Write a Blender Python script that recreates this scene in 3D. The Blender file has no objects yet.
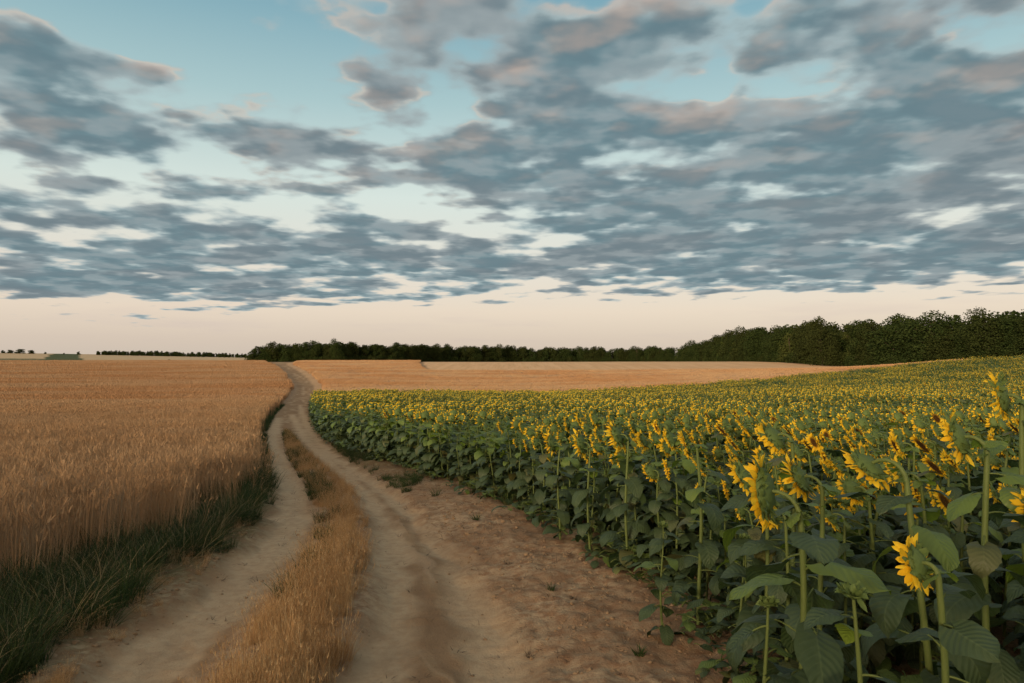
import bpy, math, random
import numpy as np
from mathutils import Vector, Matrix, Euler

random.seed(7)
R = np.random.default_rng(11)
W, H = 1024, 683
F = 720.0                 # focal length in pixels
EYE = 2.2
HROW = 360.0
PITCH = math.atan((HROW - H/2) / F)
S = bpy.context.scene
COL = S.collection

# ------------------------------------------------------------------ noise
def _hash(ix, iy, s):
    h = (ix.astype(np.int64) * 374761393 + iy.astype(np.int64) * 668265263 + s * 974711) & 0xFFFFFFFF
    h = ((h ^ (h >> 13)) * 1274126177) & 0xFFFFFFFF
    return ((h ^ (h >> 16)) & 0xFFFF) / 65535.0
def vnoise(x, y, s=0):
    x = np.asarray(x, float); y = np.asarray(y, float)
    ix = np.floor(x); iy = np.floor(y); fx = x - ix; fy = y - iy
    fx = fx*fx*(3-2*fx); fy = fy*fy*(3-2*fy)
    a = _hash(ix, iy, s); b = _hash(ix+1, iy, s); c = _hash(ix, iy+1, s); d = _hash(ix+1, iy+1, s)
    return (a*(1-fx)+b*fx)*(1-fy) + (c*(1-fx)+d*fx)*fy
def fbm(x, y, o=4, s=0):
    r = 0; a = 0.5; t = 0
    for k in range(o):
        r = r + a*vnoise(x*2**k + 17.3*k, y*2**k - 9.1*k, s+k); t += a; a *= 0.5
    return r/t
def sstep(a, b, v):
    t = np.clip((v-a)/(b-a), 0, 1); return t*t*(3-2*t)

# ------------------------------------------------------------------ terrain
VY = np.array([-300,-60,-20,0,8,20,43,90,120,170,215,250,300,345,420,600,4000.])
VZ = np.array([1.5,.6,.15,0,-.25,-.9,-2.0,-3.4,-3.7,-3.0,-1.55,-.25,1.15,1.35,.4,0,0.])
_gy = np.linspace(-300, 4000, 8601)
_gz = np.interp(_gy, VY, VZ)
_k = np.hanning(61); _k /= _k.sum()
_far = np.convolve(np.pad(_gz, 30, 'edge'), _k, 'valid')
_k2 = np.hanning(13); _k2 /= _k2.sum()
_near = np.convolve(np.pad(_gz, 6, 'edge'), _k2, 'valid')
_wt = sstep(10, 60, _gy)
_gs = _near*(1-_wt) + _far*_wt
def h0(x, y):
    x = np.asarray(x, float); y = np.asarray(y, float)
    z = np.interp(y, _gy, _gs)
    xp = np.clip(x, 0, 105)
    z = z + 0.00050*xp*xp*(1-sstep(145, 235, y)) + .06*sstep(1.5, 6, x)
    z = z + sstep(750, 1350, y)*(1-sstep(1500, 2200, y))*np.interp(x, [-950,-480,-200], [15.5, 6.5, 0])
    far = sstep(60, 160, np.hypot(x, y))
    return z + far*0.35*(fbm(x/70., y/70., 2, 5)-.5)

def ray(px, py):
    cx = (px-W/2)/F; cy = (H/2-py)/F
    d = np.array([cx, math.cos(PITCH)-cy*math.sin(PITCH), math.sin(PITCH)+cy*math.cos(PITCH)])
    return d
def hit(px, py, off=0.0):
    d = ray(px, py); t = 1.0
    while t < 2500:
        x, y, z = d[0]*t, d[1]*t, EYE + d[2]*t
        if z <= float(h0(x, y)) + off: return (x, y)
        t *= 1.004
    return (d[0]*320, d[1]*320)
def P(pts): return [hit(*p) for p in pts]

def pip(x, y, poly):
    inside = np.zeros(x.shape, bool); n = len(poly)
    for i in range(n):
        x1, y1 = poly[i]; x2, y2 = poly[(i+1) % n]
        if y1 == y2: continue
        c = ((y1 > y) != (y2 > y)) & (x < (x2-x1)*(y-y1)/(y2-y1)+x1)
        inside ^= c
    return inside
def dline(x, y, pl, closed=False):
    d = np.full(x.shape, 1e9); n = len(pl)
    for i in range(n if closed else n-1):
        x1, y1 = pl[i]; x2, y2 = pl[(i+1) % n]
        dx, dy = x2-x1, y2-y1; L = dx*dx+dy*dy+1e-12
        t = np.clip(((x-x1)*dx+(y-y1)*dy)/L, 0, 1)
        d = np.minimum(d, np.hypot(x-x1-t*dx, y-y1-t*dy))
    return d
def sdf(x, y, poly):        # positive inside
    d = dline(x, y, poly, True)
    return np.where(pip(x, y, poly), d, -d)
def smooth(pl, it=2):
    for _ in range(it):
        q = [pl[0]]
        for a, b in zip(pl[:-1], pl[1:]):
            q.append((a[0]*.75+b[0]*.25, a[1]*.75+b[1]*.25)); q.append((a[0]*.25+b[0]*.75, a[1]*.25+b[1]*.75))
        q.append(pl[-1]); pl = q
    return pl

roadL = smooth([(-3.1,-30),(-2.9,0),(-2.75,3)] + P([(75,683),(135,630),(190,588),(232,550),(262,518),(267,495),(266,470),(263,447),(264,430),(275,412),(288,400),(297,391),(296,384),(290,375),(283,368),(274,364)]) + [(-102,310),(-112,350),(-130,420)])
roadR = smooth([(.55,-30),(.35,0),(.25,3)] + P([(545,683),(500,610),(465,560),(405,495),(352,462),(326,441),(313,425),(310,405),(313,396),(315,388),(308,378),(297,370),(284,364)]) + [(-94,310),(-104,350),(-122,420)])
ROAD = roadL + roadR[::-1]
medL = [(-1.5,-12),(-1.55,2)] + P([(190,683),(245,632),(285,592),(310,557),(319,525),(315,502),(305,482),(291,461),(284,446),(284,431)])
medR = [(-.75,-12),(-.85,2)] + P([(335,683),(350,650),(364,610),(371,570),(371,540),(366,512),(350,487),(325,466),(300,446),(288,431)])
MED = smooth(medL) + smooth(medR)[::-1]
rutA = smooth(P([(368,683),(381,620),(390,570),(386,530),(370,500),(345,475),(322,455),(300,430),(292,415)]))
rutB = smooth(P([(512,683),(492,631),(465,570),(440,535),(410,505),(375,480),(345,462),(322,445),(306,425),(300,405)]))
rutC = smooth(P([(105,683),(190,625),(250,570),(285,532),(296,505),(292,480),(277,455),(270,438),(278,418)]))
rutA = [(rutA[0][0]+.1,-20)] + rutA; rutB = [(rutB[0][0]-.4,-20)] + rutB; rutC = [(rutC[0][0]-.1,-20)] + rutC
sunE = smooth([(1.15,-25),(1.2,0),(1.35,3)] + P([(738,683),(718,640),(690,612),(640,582),(590,552),(540,527),(500,507),(450,486),(400,468),(350,451),(326,437),(315,424),(311,409),(317,400)]))
xe, ye = sunE[-1]
SUN = sunE + smooth([(xe+.5, ye+1), (6.7,97),(34,124),(70,147),(92,150),(108,142)]) + [(116,130),(116,-25)]
print('sun far corner', xe, ye)
wheatE = smooth([(-6.5,-30),(-6.2,0)] + P([(0,600),(60,575),(120,556),(180,534),(228,508),(250,482),(255,458),(256,437),(267,414),(281,400),(290,391),(290,385),(284,375),(277,368),(268,364)]) + [(-108,310),(-118,345)])
WHEAT = wheatE + [(-430,345),(-430,-30)]
rdR2 = [(x+1.6+0.004*y, y) for x, y in roadR if 100 < y < 350]
WHEAT2 = smooth([(xe+6, ye+6), (6.7,101),(34,128),(70,151),(98,156),(112,175),(114,217)]) + smooth([(60,216),(0,215),(-24,214),(-27,222),(-31,245),(-38,290),(-44,345)]) + rdR2[::-1]
STUB = [(116,218),(60,217.5),(0,216.5),(-22,215.6),(-25,223),(-29,246),(-36,291),(-42,347),(112,347),(112,280)]

def ground_z(x, y, parts=False):
    x = np.asarray(x, float); y = np.asarray(y, float)
    z = h0(x, y)
    d = np.hypot(x, y)
    near = d < 140
    sr = np.full(x.shape, -50.); sm = np.full(x.shape, -50.); ss = np.full(x.shape, -50.); rt = np.full(x.shape, 50.); sw = np.full(x.shape, -50.)
    if near.any():
        xn, yn = x[near], y[near]
        wob = (fbm(xn*1.3, yn*1.3, 3, 3)-.5)*.5*np.clip(d[near]/6, .4, 1.2)
        sr[near] = sdf(xn, yn, ROAD) + wob; sm[near] = sdf(xn, yn, MED) + wob*.6
        ss[near] = sdf(xn, yn, SUN) + wob; sw[near] = sdf(xn, yn, WHEAT) + wob
        rt[near] = np.minimum(np.minimum(dline(xn, yn, rutA), dline(xn, yn, rutB)), dline(xn, yn, rutC)*.8)
    fr = d >= 140
    if fr.any(): sr[fr] = sdf(x[fr], y[fr], ROAD)
    road = sstep(-.15, .25, sr)*(1-sstep(-.25, .15, sm))
    rut = road*(1-sstep(.15, .40, rt + (fbm(x*2.1, y*2.1, 3, 9)-.5)*.35))
    cl = fbm(x*5, y*5, 4, 21); cl2 = fbm(x*14, y*14, 3, 31)
    fade = 1-sstep(20, 60, d)
    z = z - .07*road*fade - .035*rut*fade
    z = z + fade*(.012*(cl-.5)*road*(1-.6*rut) + (1-road)*(.075*(cl-.5)+.035*(cl2-.5)))
    z = z + fade*.018*(np.abs(fbm(x*1.2, y*3.2, 3, 41)-.5)*-2+.3)*road
    stri = fbm(sr*5.5+.25*fbm(x*.5,y*.5,2,45), y*.22+x*.1, 4, 43)
    tread = np.sin(y*26+3*fbm(x*2,y*2,2,47))*sstep(.52,.6,fbm(sr*3.5, y*.3, 2, 49))
    z = z + fade*road*(.045*(stri-.5)+.0035*tread*sstep(14,7,d))
    bank = sstep(-.1, .6, -sr)*sstep(-2.5, -.2, ss)*(1-sstep(.4, 1.2, ss))
    z = z + fade*(.09+.06*(fbm(x*2.2,y*2.2,3,55)-.5))*bank*(x > -20)
    z = z + .03*sstep(-.1, .4, sm)*fade
    if parts: return z, dict(sr=sr, sm=sm, ss=ss, sw=sw, road=road, rut=rut, bank=bank, d=d, stri=stri)
    return z

# ------------------------------------------------------------------ mesh helpers
def tag(o, label=None, cat=None, group=None, kind=None):
    if label: o['label'] = label
    if cat: o['category'] = cat
    if group: o['group'] = group
    if kind: o['kind'] = kind
    return o

class G:
    """mesh accumulator: verts, tris/quads, material index, per-vertex vector 'lc'"""
    def __init__(s): s.v=[]; s.f4=[]; s.f3=[]; s.m4=[]; s.m3=[]; s.c=[]; s.n=0
    def add(s, v, f4=None, f3=None, m=0, c=None):
        v = np.asarray(v, float).reshape(-1, 3)
        if f4 is not None and len(f4): s.f4.append(np.asarray(f4)+s.n); s.m4.append(np.full(len(f4), m))
        if f3 is not None and len(f3): s.f3.append(np.asarray(f3)+s.n); s.m3.append(np.full(len(f3), m))
        c = np.zeros((len(v),3)) if c is None else np.broadcast_to(np.asarray(c, float), (len(v),3))
        s.v.append(v); s.c.append(c); s.n += len(v)
    def merge(s, g, M=None):
        for k in range(1):
            v = np.concatenate(g.v)
            if M is not None:
                M = np.array(M); v = v @ M[:3,:3].T + M[:3,3]
            if g.f4: s.f4.append(np.concatenate(g.f4)+s.n); s.m4.append(np.concatenate(g.m4))
            if g.f3: s.f3.append(np.concatenate(g.f3)+s.n); s.m3.append(np.concatenate(g.m3))
            s.v.append(v); s.c.append(np.concatenate(g.c)); s.n += len(v)
    def mesh(s, name, mats, smooth=True):
        me = bpy.data.meshes.new(name)
        v = np.concatenate(s.v)
        f4 = np.concatenate(s.f4) if s.f4 else np.zeros((0,4), int)
        f3 = np.concatenate(s.f3) if s.f3 else np.zeros((0,3), int)
        m = np.concatenate([np.concatenate(s.m4) if s.m4 else np.zeros(0,int), np.concatenate(s.m3) if s.m3 else np.zeros(0,int)])
        me.vertices.add(len(v)); me.vertices.foreach_set('co', v.astype(np.float32).ravel())
        nl = f4.size+f3.size
        me.loops.add(nl); me.loops.foreach_set('vertex_index', np.concatenate([f4.ravel(), f3.ravel()]).astype(np.int32))
        nf = len(f4)+len(f3)
        me.polygons.add(nf)
        ls = np.concatenate([np.arange(len(f4))*4, f4.size+np.arange(len(f3))*3]).astype(np.int32)
        me.polygons.foreach_set('loop_start', ls)
        me.update(calc_edges=True)
        me.polygons.foreach_set('material_index', m.astype(np.int32))
        me.polygons.foreach_set('use_smooth', np.full(nf, smooth))
        a = me.attributes.new('lc', 'FLOAT_VECTOR', 'POINT'); a.data.foreach_set('vector', np.concatenate(s.c).astype(np.float32).ravel())
        for x in mats: me.materials.append(x)
        return me
    def obj(s, name, mats, parent=None, smooth=True, link=True):
        o = bpy.data.objects.new(name, s.mesh(name, mats, smooth))
        if link: COL.objects.link(o)
        if parent: o.parent = parent
        return o

def tube(path, rad, n=7, c=(0,0,0)):
    path = np.asarray(path, float); k = len(path); rad = np.broadcast_to(rad, (k,))
    t = np.gradient(path, axis=0); t /= np.linalg.norm(t, axis=1)[:,None]+1e-9
    ref = np.array([0.31,.95,.05]); a = np.cross(t, ref); a /= np.linalg.norm(a, axis=1)[:,None]; b = np.cross(t, a)
    th = np.arange(n)*2*np.pi/n
    v = path[:,None,:] + rad[:,None,None]*(np.cos(th)[None,:,None]*a[:,None,:]+np.sin(th)[None,:,None]*b[:,None,:])
    i = np.arange(k-1)[:,None]*n; j = np.arange(n)[None,:]; j2 = (j+1) % n
    f = np.stack([i+j, i+j2, i+n+j2, i+n+j], -1).reshape(-1,4)
    cc = np.zeros((k*n,3)); cc[:,0] = np.repeat(np.linspace(0,1,k), n); cc[:,2] = c[2]
    return v.reshape(-1,3), f, cc
def gridfaces(nu, nv):
    i = np.arange(nu-1)[:,None]; j = np.arange(nv-1)[None,:]; b = i*nv+j
    return np.stack([b, b+1, b+nv+1, b+nv], -1).reshape(-1,4)

def ribbons(root, az, length, width, lean, curl, segs=4, taper=1.0, rnd=None, twist=None):
    """blades: root (n,3); bend from 'lean' to 'lean+curl' (radians from vertical)"""
    n = len(root); az = np.asarray(az); rnd = R.random(n) if rnd is None else rnd
    u = np.linspace(0,1,segs+1)
    ang = lean[:,None] + curl[:,None]*u[None,:]**1.3
    st = length[:,None]/segs
    hx = np.concatenate([np.zeros((n,1)), np.cumsum(np.sin(ang[:,:-1])*st, 1)], 1)
    hz = np.concatenate([np.zeros((n,1)), np.cumsum(np.cos(ang[:,:-1])*st, 1)], 1)
    c, s_ = np.cos(az)[:,None], np.sin(az)[:,None]
    ctr = np.stack([root[:,0:1]+hx*c, root[:,1:2]+hx*s_, root[:,2:3]+hz], -1)
    tw = az+np.pi/2 if twist is None else twist
    side = np.stack([np.cos(tw), np.sin(tw), np.zeros(n)], -1)[:,None,:]
    w = (width[:,None]*.5*(1-taper*u[None,:]**1.5*.93))[...,None]
    v = np.stack([ctr-side*w, ctr+side*w], 2).reshape(n,-1,3)
    k = segs+1
    f = (gridfaces(k,2)[None]+np.arange(n)[:,None,None]*(k*2)).reshape(-1,4)
    cc = np.zeros((n,k,2,3)); cc[...,0] = u[None,:,None]; cc[...,1] = np.array([-1,1])[None,None,:]; cc[...,2] = rnd[:,None,None]
    return v.reshape(-1,3), f, cc.reshape(-1,3), ctr

# ------------------------------------------------------------------ material helpers
class N:
    """tiny node-expression wrapper"""
    def __init__(s, nt, sock): s.nt=nt; s.s=sock
    def _m(s, op, *a, clamp=False):
        n = s.nt.nodes.new('ShaderNodeMath'); n.operation = op; n.use_clamp = clamp
        for i, q in enumerate((s,)+a):
            if isinstance(q, N): s.nt.links.new(q.s, n.inputs[i])
            else: n.inputs[i].default_value = q
        return N(s.nt, n.outputs[0])
    def __add__(s, o): return s._m('ADD', o)
    __radd__ = __add__
    def __sub__(s, o): return s._m('SUBTRACT', o)
    def __rsub__(s, o): return (s*-1)+o
    def __mul__(s, o): return s._m('MULTIPLY', o)
    __rmul__ = __mul__
    def __truediv__(s, o): return s._m('DIVIDE', o)
    def f(s, op, *a): return s._m(op, *a)
    def ss(s, a, b, lo=0., hi=1.):
        n = s.nt.nodes.new('ShaderNodeMapRange'); n.interpolation_type='SMOOTHSTEP'
        s.nt.links.new(s.s, n.inputs[0])
        for i, q in ((1,a),(2,b),(3,lo),(4,hi)): n.inputs[i].default_value = q
        return N(s.nt, n.outputs[0])
def link(nt, q, sock):
    if isinstance(q, N): nt.links.new(q.s, sock)
    elif isinstance(q, (tuple, list)): sock.default_value = tuple(q)+(1,) if len(q)==3 and len(sock.default_value)==4 else q
    else: sock.default_value = q
def mix(nt, fac, a, b, mode='MIX'):
    n = nt.nodes.new('ShaderNodeMix'); n.data_type='RGBA'; n.blend_type=mode
    link(nt, fac, n.inputs[0]); link(nt, a, n.inputs[6]); link(nt, b, n.inputs[7])
    return N(nt, n.outputs[2])
def noise(nt, vec, scale, detail=4, rough=.55, dist=0., dim='3D'):
    n = nt.nodes.new('ShaderNodeTexNoise'); n.noise_dimensions = dim; nt.links.new(vec.s, n.inputs['Vector'])
    n.inputs['Scale'].default_value=scale; n.inputs['Detail'].default_value=detail; n.inputs['Roughness'].default_value=rough; n.inputs['Distortion'].default_value=dist
    return N(nt, n.outputs[0])
def vmul(nt, vec, s):
    n = nt.nodes.new('ShaderNodeVectorMath'); n.operation='MULTIPLY'; nt.links.new(vec.s, n.inputs[0]); n.inputs[1].default_value = s
    return N(nt, n.outputs[0])
def attr(nt, name):
    n = nt.nodes.new('ShaderNodeAttribute'); n.attribute_name = name
    x = nt.nodes.new('ShaderNodeSeparateXYZ'); nt.links.new(n.outputs['Vector'], x.inputs[0])
    return [N(nt, x.outputs[i]) for i in range(3)] + [N(nt, n.outputs['Alpha'])]
def mat(name, build, rough=.7, spec=.3, transl=0., bump=None):
    m = bpy.data.materials.new(name); m.use_nodes = True; nt = m.node_tree
    b = nt.nodes['Principled BSDF']; b.inputs['Roughness'].default_value = rough
    b.inputs['Specular IOR Level'].default_value = spec
    tc = nt.nodes.new('ShaderNodeNewGeometry'); pos = N(nt, tc.outputs['Position'])
    oi = nt.nodes.new('ShaderNodeObjectInfo'); rnd = N(nt, oi.outputs['Random'])
    r = build(nt, pos, rnd); col, hgt = r if isinstance(r, tuple) else (r, None)
    nt.links.new(col.s, b.inputs['Base Color'])
    if hgt is not None:
        bp = nt.nodes.new('ShaderNodeBump'); bp.inputs['Strength'].default_value = bump[0]; bp.inputs['Distance'].default_value = bump[1]
        nt.links.new(hgt.s, bp.inputs['Height']); nt.links.new(bp.outputs[0], b.inputs['Normal'])
    if transl:
        t = nt.nodes.new('ShaderNodeBsdfTranslucent'); nt.links.new(col.s, t.inputs[0])
        mx = nt.nodes.new('ShaderNodeMixShader'); mx.inputs[0].default_value = transl
        nt.links.new(b.outputs[0], mx.inputs[1]); nt.links.new(t.outputs[0], mx.inputs[2])
        nt.links.new(mx.outputs[0], nt.nodes['Material Output'].inputs[0])
    return m

def b_ground(nt, pos, rnd):
    tr, rut, grn, stri = attr(nt, 'z1'); stub, fp, fg, _ = attr(nt, 'z2')
    n1 = noise(nt, pos, 1.1, 5); n2 = noise(nt, pos, 9, 6, .6); n3 = noise(nt, pos, 45, 4, .6)
    soil = mix(nt, n1.ss(.35,.65), (.29,.205,.125), (.45,.35,.225))
    soil = mix(nt, n2.ss(.3,.7), soil, (.25,.15,.085))
    soil = mix(nt, n3.ss(.62,.72)*.6, soil, (.10,.055,.03))
    trk = mix(nt, n1.ss(.3,.7), (.27,.178,.10), (.36,.255,.15))
    trk = mix(nt, n2.ss(.55,.75)*.5, trk, (.22,.14,.085))
    trk = mix(nt, stri.ss(.52,.40)*.38, trk, (.23,.14,.08)); trk = mix(nt, stri.ss(.54,.68)*.6, trk, (.47,.35,.225)); trk = mix(nt, n3.ss(.60,.70)*.5, trk, (.17,.11,.07))
    pale = mix(nt, n2.ss(.35,.7), (.53,.41,.265), (.44,.325,.205))
    c = mix(nt, tr, soil, trk); c = mix(nt, rut*(n1.ss(.2,.55,.5,.9)), c, pale)
    g = mix(nt, n2.ss(.4,.6), (.06,.07,.02), (.15,.10,.05))
    c = mix(nt, grn*n2.ss(.3,.55,.5,1.), c, g)
    sep = nt.nodes.new('ShaderNodeSeparateXYZ'); nt.links.new(pos.s, sep.inputs[0])
    st = vmul(nt, pos, (.35,.02,.02)); sn = noise(nt, st, 1.0, 4, .6)
    sc = mix(nt, sn.ss(.35,.65), (.62,.40,.22), (.70,.47,.27))
    sn2 = noise(nt, vmul(nt, pos, (1.2,.05,.1)), 1.0, 3); sc = mix(nt, sn2.ss(.55,.7)*.35, sc, (.40,.27,.13))
    c = mix(nt, stub, c, sc); c = mix(nt, fp, c, (.52,.40,.25)); c = mix(nt, fg, c, (.08,.10,.045))
    hg = n2*.6+n3*.4+noise(nt, pos, 160, 3)*.15
    return c, hg
M_ground = mat('soil_and_sand', b_ground, .95, .1, bump=(.85,.04))

def b_wheat(nt, pos, rnd):
    u, v, r, _ = attr(nt, 'lc')
    big = noise(nt, vmul(nt, pos, (.06,.13,.1)), 1.0, 4)
    c = mix(nt, r, (.35,.228,.125), (.52,.36,.215))
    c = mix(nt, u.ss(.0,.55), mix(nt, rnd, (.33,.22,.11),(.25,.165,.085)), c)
    c = mix(nt, big.ss(.4,.62)*.5, c, (.42,.25,.12)); lane = noise(nt, vmul(nt, pos, (.45,.015,.1)), 1.0, 2); c = mix(nt, lane.ss(.56,.64)*.35, c, (.34,.20,.10))
    return c
M_wheat = mat('ripe_wheat', b_wheat, .8, .15, transl=.2)
def b_canopy(nt, pos, rnd):
    n1 = noise(nt, pos, 6, 6, .7); n2 = noise(nt, vmul(nt, pos, (.03,.09,.1)), 1.0, 5); n3 = noise(nt, vmul(nt, pos, (.5,.05,.2)), 1.0, 4, .7)
    n4 = noise(nt, pos, .8, 5, .65)
    c = mix(nt, n1.ss(.3,.7), (.42,.280,.160), (.55,.39,.24))
    c = mix(nt, n2.ss(.38,.62)*.6, c, (.40,.195,.08))
    c = mix(nt, n3.ss(.5,.72)*.35, c, (.62,.40,.19))
    c = mix(nt, n4.ss(.45,.7)*.3, c, (.36,.20,.085))
    return c, n1+noise(nt, pos, 25, 3)*.5
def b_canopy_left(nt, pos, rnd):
    c, h = b_canopy(nt, pos, rnd); return mix(nt, 1., c, (.86,.85,.86), 'MULTIPLY'), h  # left field's weaker sunlight put into the wheat colour as a darker tint
M_canopyL = mat('wheat_ears_massed_left_dim', b_canopy_left, .9, .1, bump=(1.,.12))
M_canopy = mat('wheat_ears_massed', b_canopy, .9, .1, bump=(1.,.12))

def b_leaf(nt, pos, rnd):
    u, v, r, _ = attr(nt, 'lc')
    av = v.f('ABSOLUTE')
    ph = (u*8.0 - av*2.2); fr = (ph.f('FRACT')-.5).f('ABSOLUTE')
    lat = fr.ss(.0,.09,1.,0.)*av.ss(.02,.1)*av.ss(.9,.6)
    mid = av.ss(.025,.07,1.,0.)
    vein = (lat*.5).f('MAXIMUM', mid)
    n = noise(nt, pos, 22, 4)
    c = mix(nt, r, (.020,.043,.012), (.042,.074,.020))
    c = mix(nt, n.ss(.4,.7)*.5, c, (.055,.095,.045))
    c = mix(nt, vein*.45, c, (.12,.17,.065)); c = mix(nt, r.ss(1.2,1.4), c, mix(nt, rnd, (.12,.20,.026), (.17,.25,.030)))
    c = mix(nt, (r*7.3).f('FRACT').ss(.93,.97)*.7, c, (.16,.14,.04))
    gm = nt.nodes.new('ShaderNodeNewGeometry'); c = mix(nt, N(nt, gm.outputs['Backfacing'])*.35, c, (.10,.15,.08))
    hg = fr.ss(0.,.5)*.6+av.ss(0.,.3)*.5+n*.3
    return c, hg
M_leaf = mat('sunflower_leaf', b_leaf, .52, .35, transl=.25, bump=(.45,.008))
def b_stem(nt, pos, rnd):
    n = noise(nt, vmul(nt, pos, (1,1,.25)), 60, 3)
    c = mix(nt, n, (.07,.105,.026), (.14,.185,.05)); return c, n
M_stem = mat('sunflower_stem', b_stem, .6, .3, bump=(.4,.003))
def b_petal(nt, pos, rnd):
    u, v, r, _ = attr(nt, 'lc')
    c = mix(nt, r, (.84,.50,.014), (.93,.67,.04)); c = mix(nt, u.ss(.0,.35,1.,0.)*.7, c, (.66,.33,.008))
    st = ((v*9).f('FRACT')-.5).f('ABSOLUTE'); return c, st
M_petal = mat('ray_petal', b_petal, .6, .2, transl=.3, bump=(.4,.002))
def b_recept(nt, pos, rnd):
    u, v, r, _ = attr(nt, 'lc'); n = noise(nt, pos, 70, 3)
    c = mix(nt, n, (.075,.12,.03), (.13,.19,.055)); return c, n
M_recept = mat('flower_back', b_recept, .65, .25, transl=.08, bump=(.5,.004))
def b_disc(nt, pos, rnd):
    n = nt.nodes.new('ShaderNodeTexVoronoi'); nt.links.new(pos.s, n.inputs['Vector']); n.inputs['Scale'].default_value = 160
    d = N(nt, n.outputs['Distance']); u, v, r, _ = attr(nt, 'lc')
    c = mix(nt, d.ss(.1,.6), (.20,.10,.02), (.06,.03,.012)); c = mix(nt, u.ss(.55,.9), c, (.35,.20,.02)); return c, d
M_disc = mat('seed_disc', b_disc, .9, .1, bump=(1.,.004))
def b_sunmix(nt, pos, rnd):   # low-detail flowers of the far field
    u, v, r, _ = attr(nt, 'lc'); return mix(nt, r, (.80,.42,.015), (.86,.55,.03))
def b_green(nt, pos, rnd):
    u, v, r, _ = attr(nt, 'lc'); n = noise(nt, pos, .5, 3)
    c = mix(nt, r, (.016,.034,.010), (.050,.075,.020)); c = mix(nt, n.ss(.4,.65)*.5, c, (.035,.075,.018))
    return c
M_green = mat('verge_grass_green', b_green, .6, .25, transl=.2)
def b_dry(nt, pos, rnd):
    u, v, r, _ = attr(nt, 'lc'); n = noise(nt, pos, .9, 4)
    c = mix(nt, r, (.40,.235,.105), (.58,.39,.19)); c = mix(nt, n.ss(.4,.65)*.6, c, (.31,.17,.075)); c = mix(nt, (r*13.1).f('FRACT').ss(.8,.85)*.8, c, (.66,.52,.31)); c = mix(nt, u.ss(.0,.4,1.,0.)*.4, c, (.25,.16,.08))
    return c
M_dry = mat('dry_grass', b_dry, .8, .15, transl=.25)
def b_straw(nt, pos, rnd):
    u, v, r, _ = attr(nt, 'lc'); return mix(nt, r, (.26,.20,.10), (.40,.32,.18))
M_straw = mat('straw_blade', b_straw, .7, .2, transl=.2)
def b_bark(nt, pos, rnd):
    n = noise(nt, vmul(nt, pos, (1,1,.2)), 6, 5); return mix(nt, n, (.05,.038,.028), (.13,.10,.075)), n
M_bark = mat('bark', b_bark, .9, .1, bump=(.8,.05))
def foliage(name, c1, c2, c3):
    def b(nt, pos, rnd):
        u, v, r, _ = attr(nt, 'lc')
        c = mix(nt, r, c1, c2); c = mix(nt, rnd.ss(.2,.9)*.6, c, c3); return c
    return mat(name, b, .85, .05, transl=.15)
M_fol = foliage('tree_foliage', (.018,.034,.010), (.044,.063,.018), (.038,.044,.013))
M_fol2 = foliage('pale_foliage', (.035,.055,.014), (.07,.09,.024), (.06,.065,.018))
def b_clod(nt, pos, rnd):
    n = noise(nt, pos, 30, 3); return mix(nt, n, (.21,.14,.08), (.33,.24,.15)), n
M_clod = mat('soil_clod', b_clod, .95, .1, bump=(.6,.01))

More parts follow.
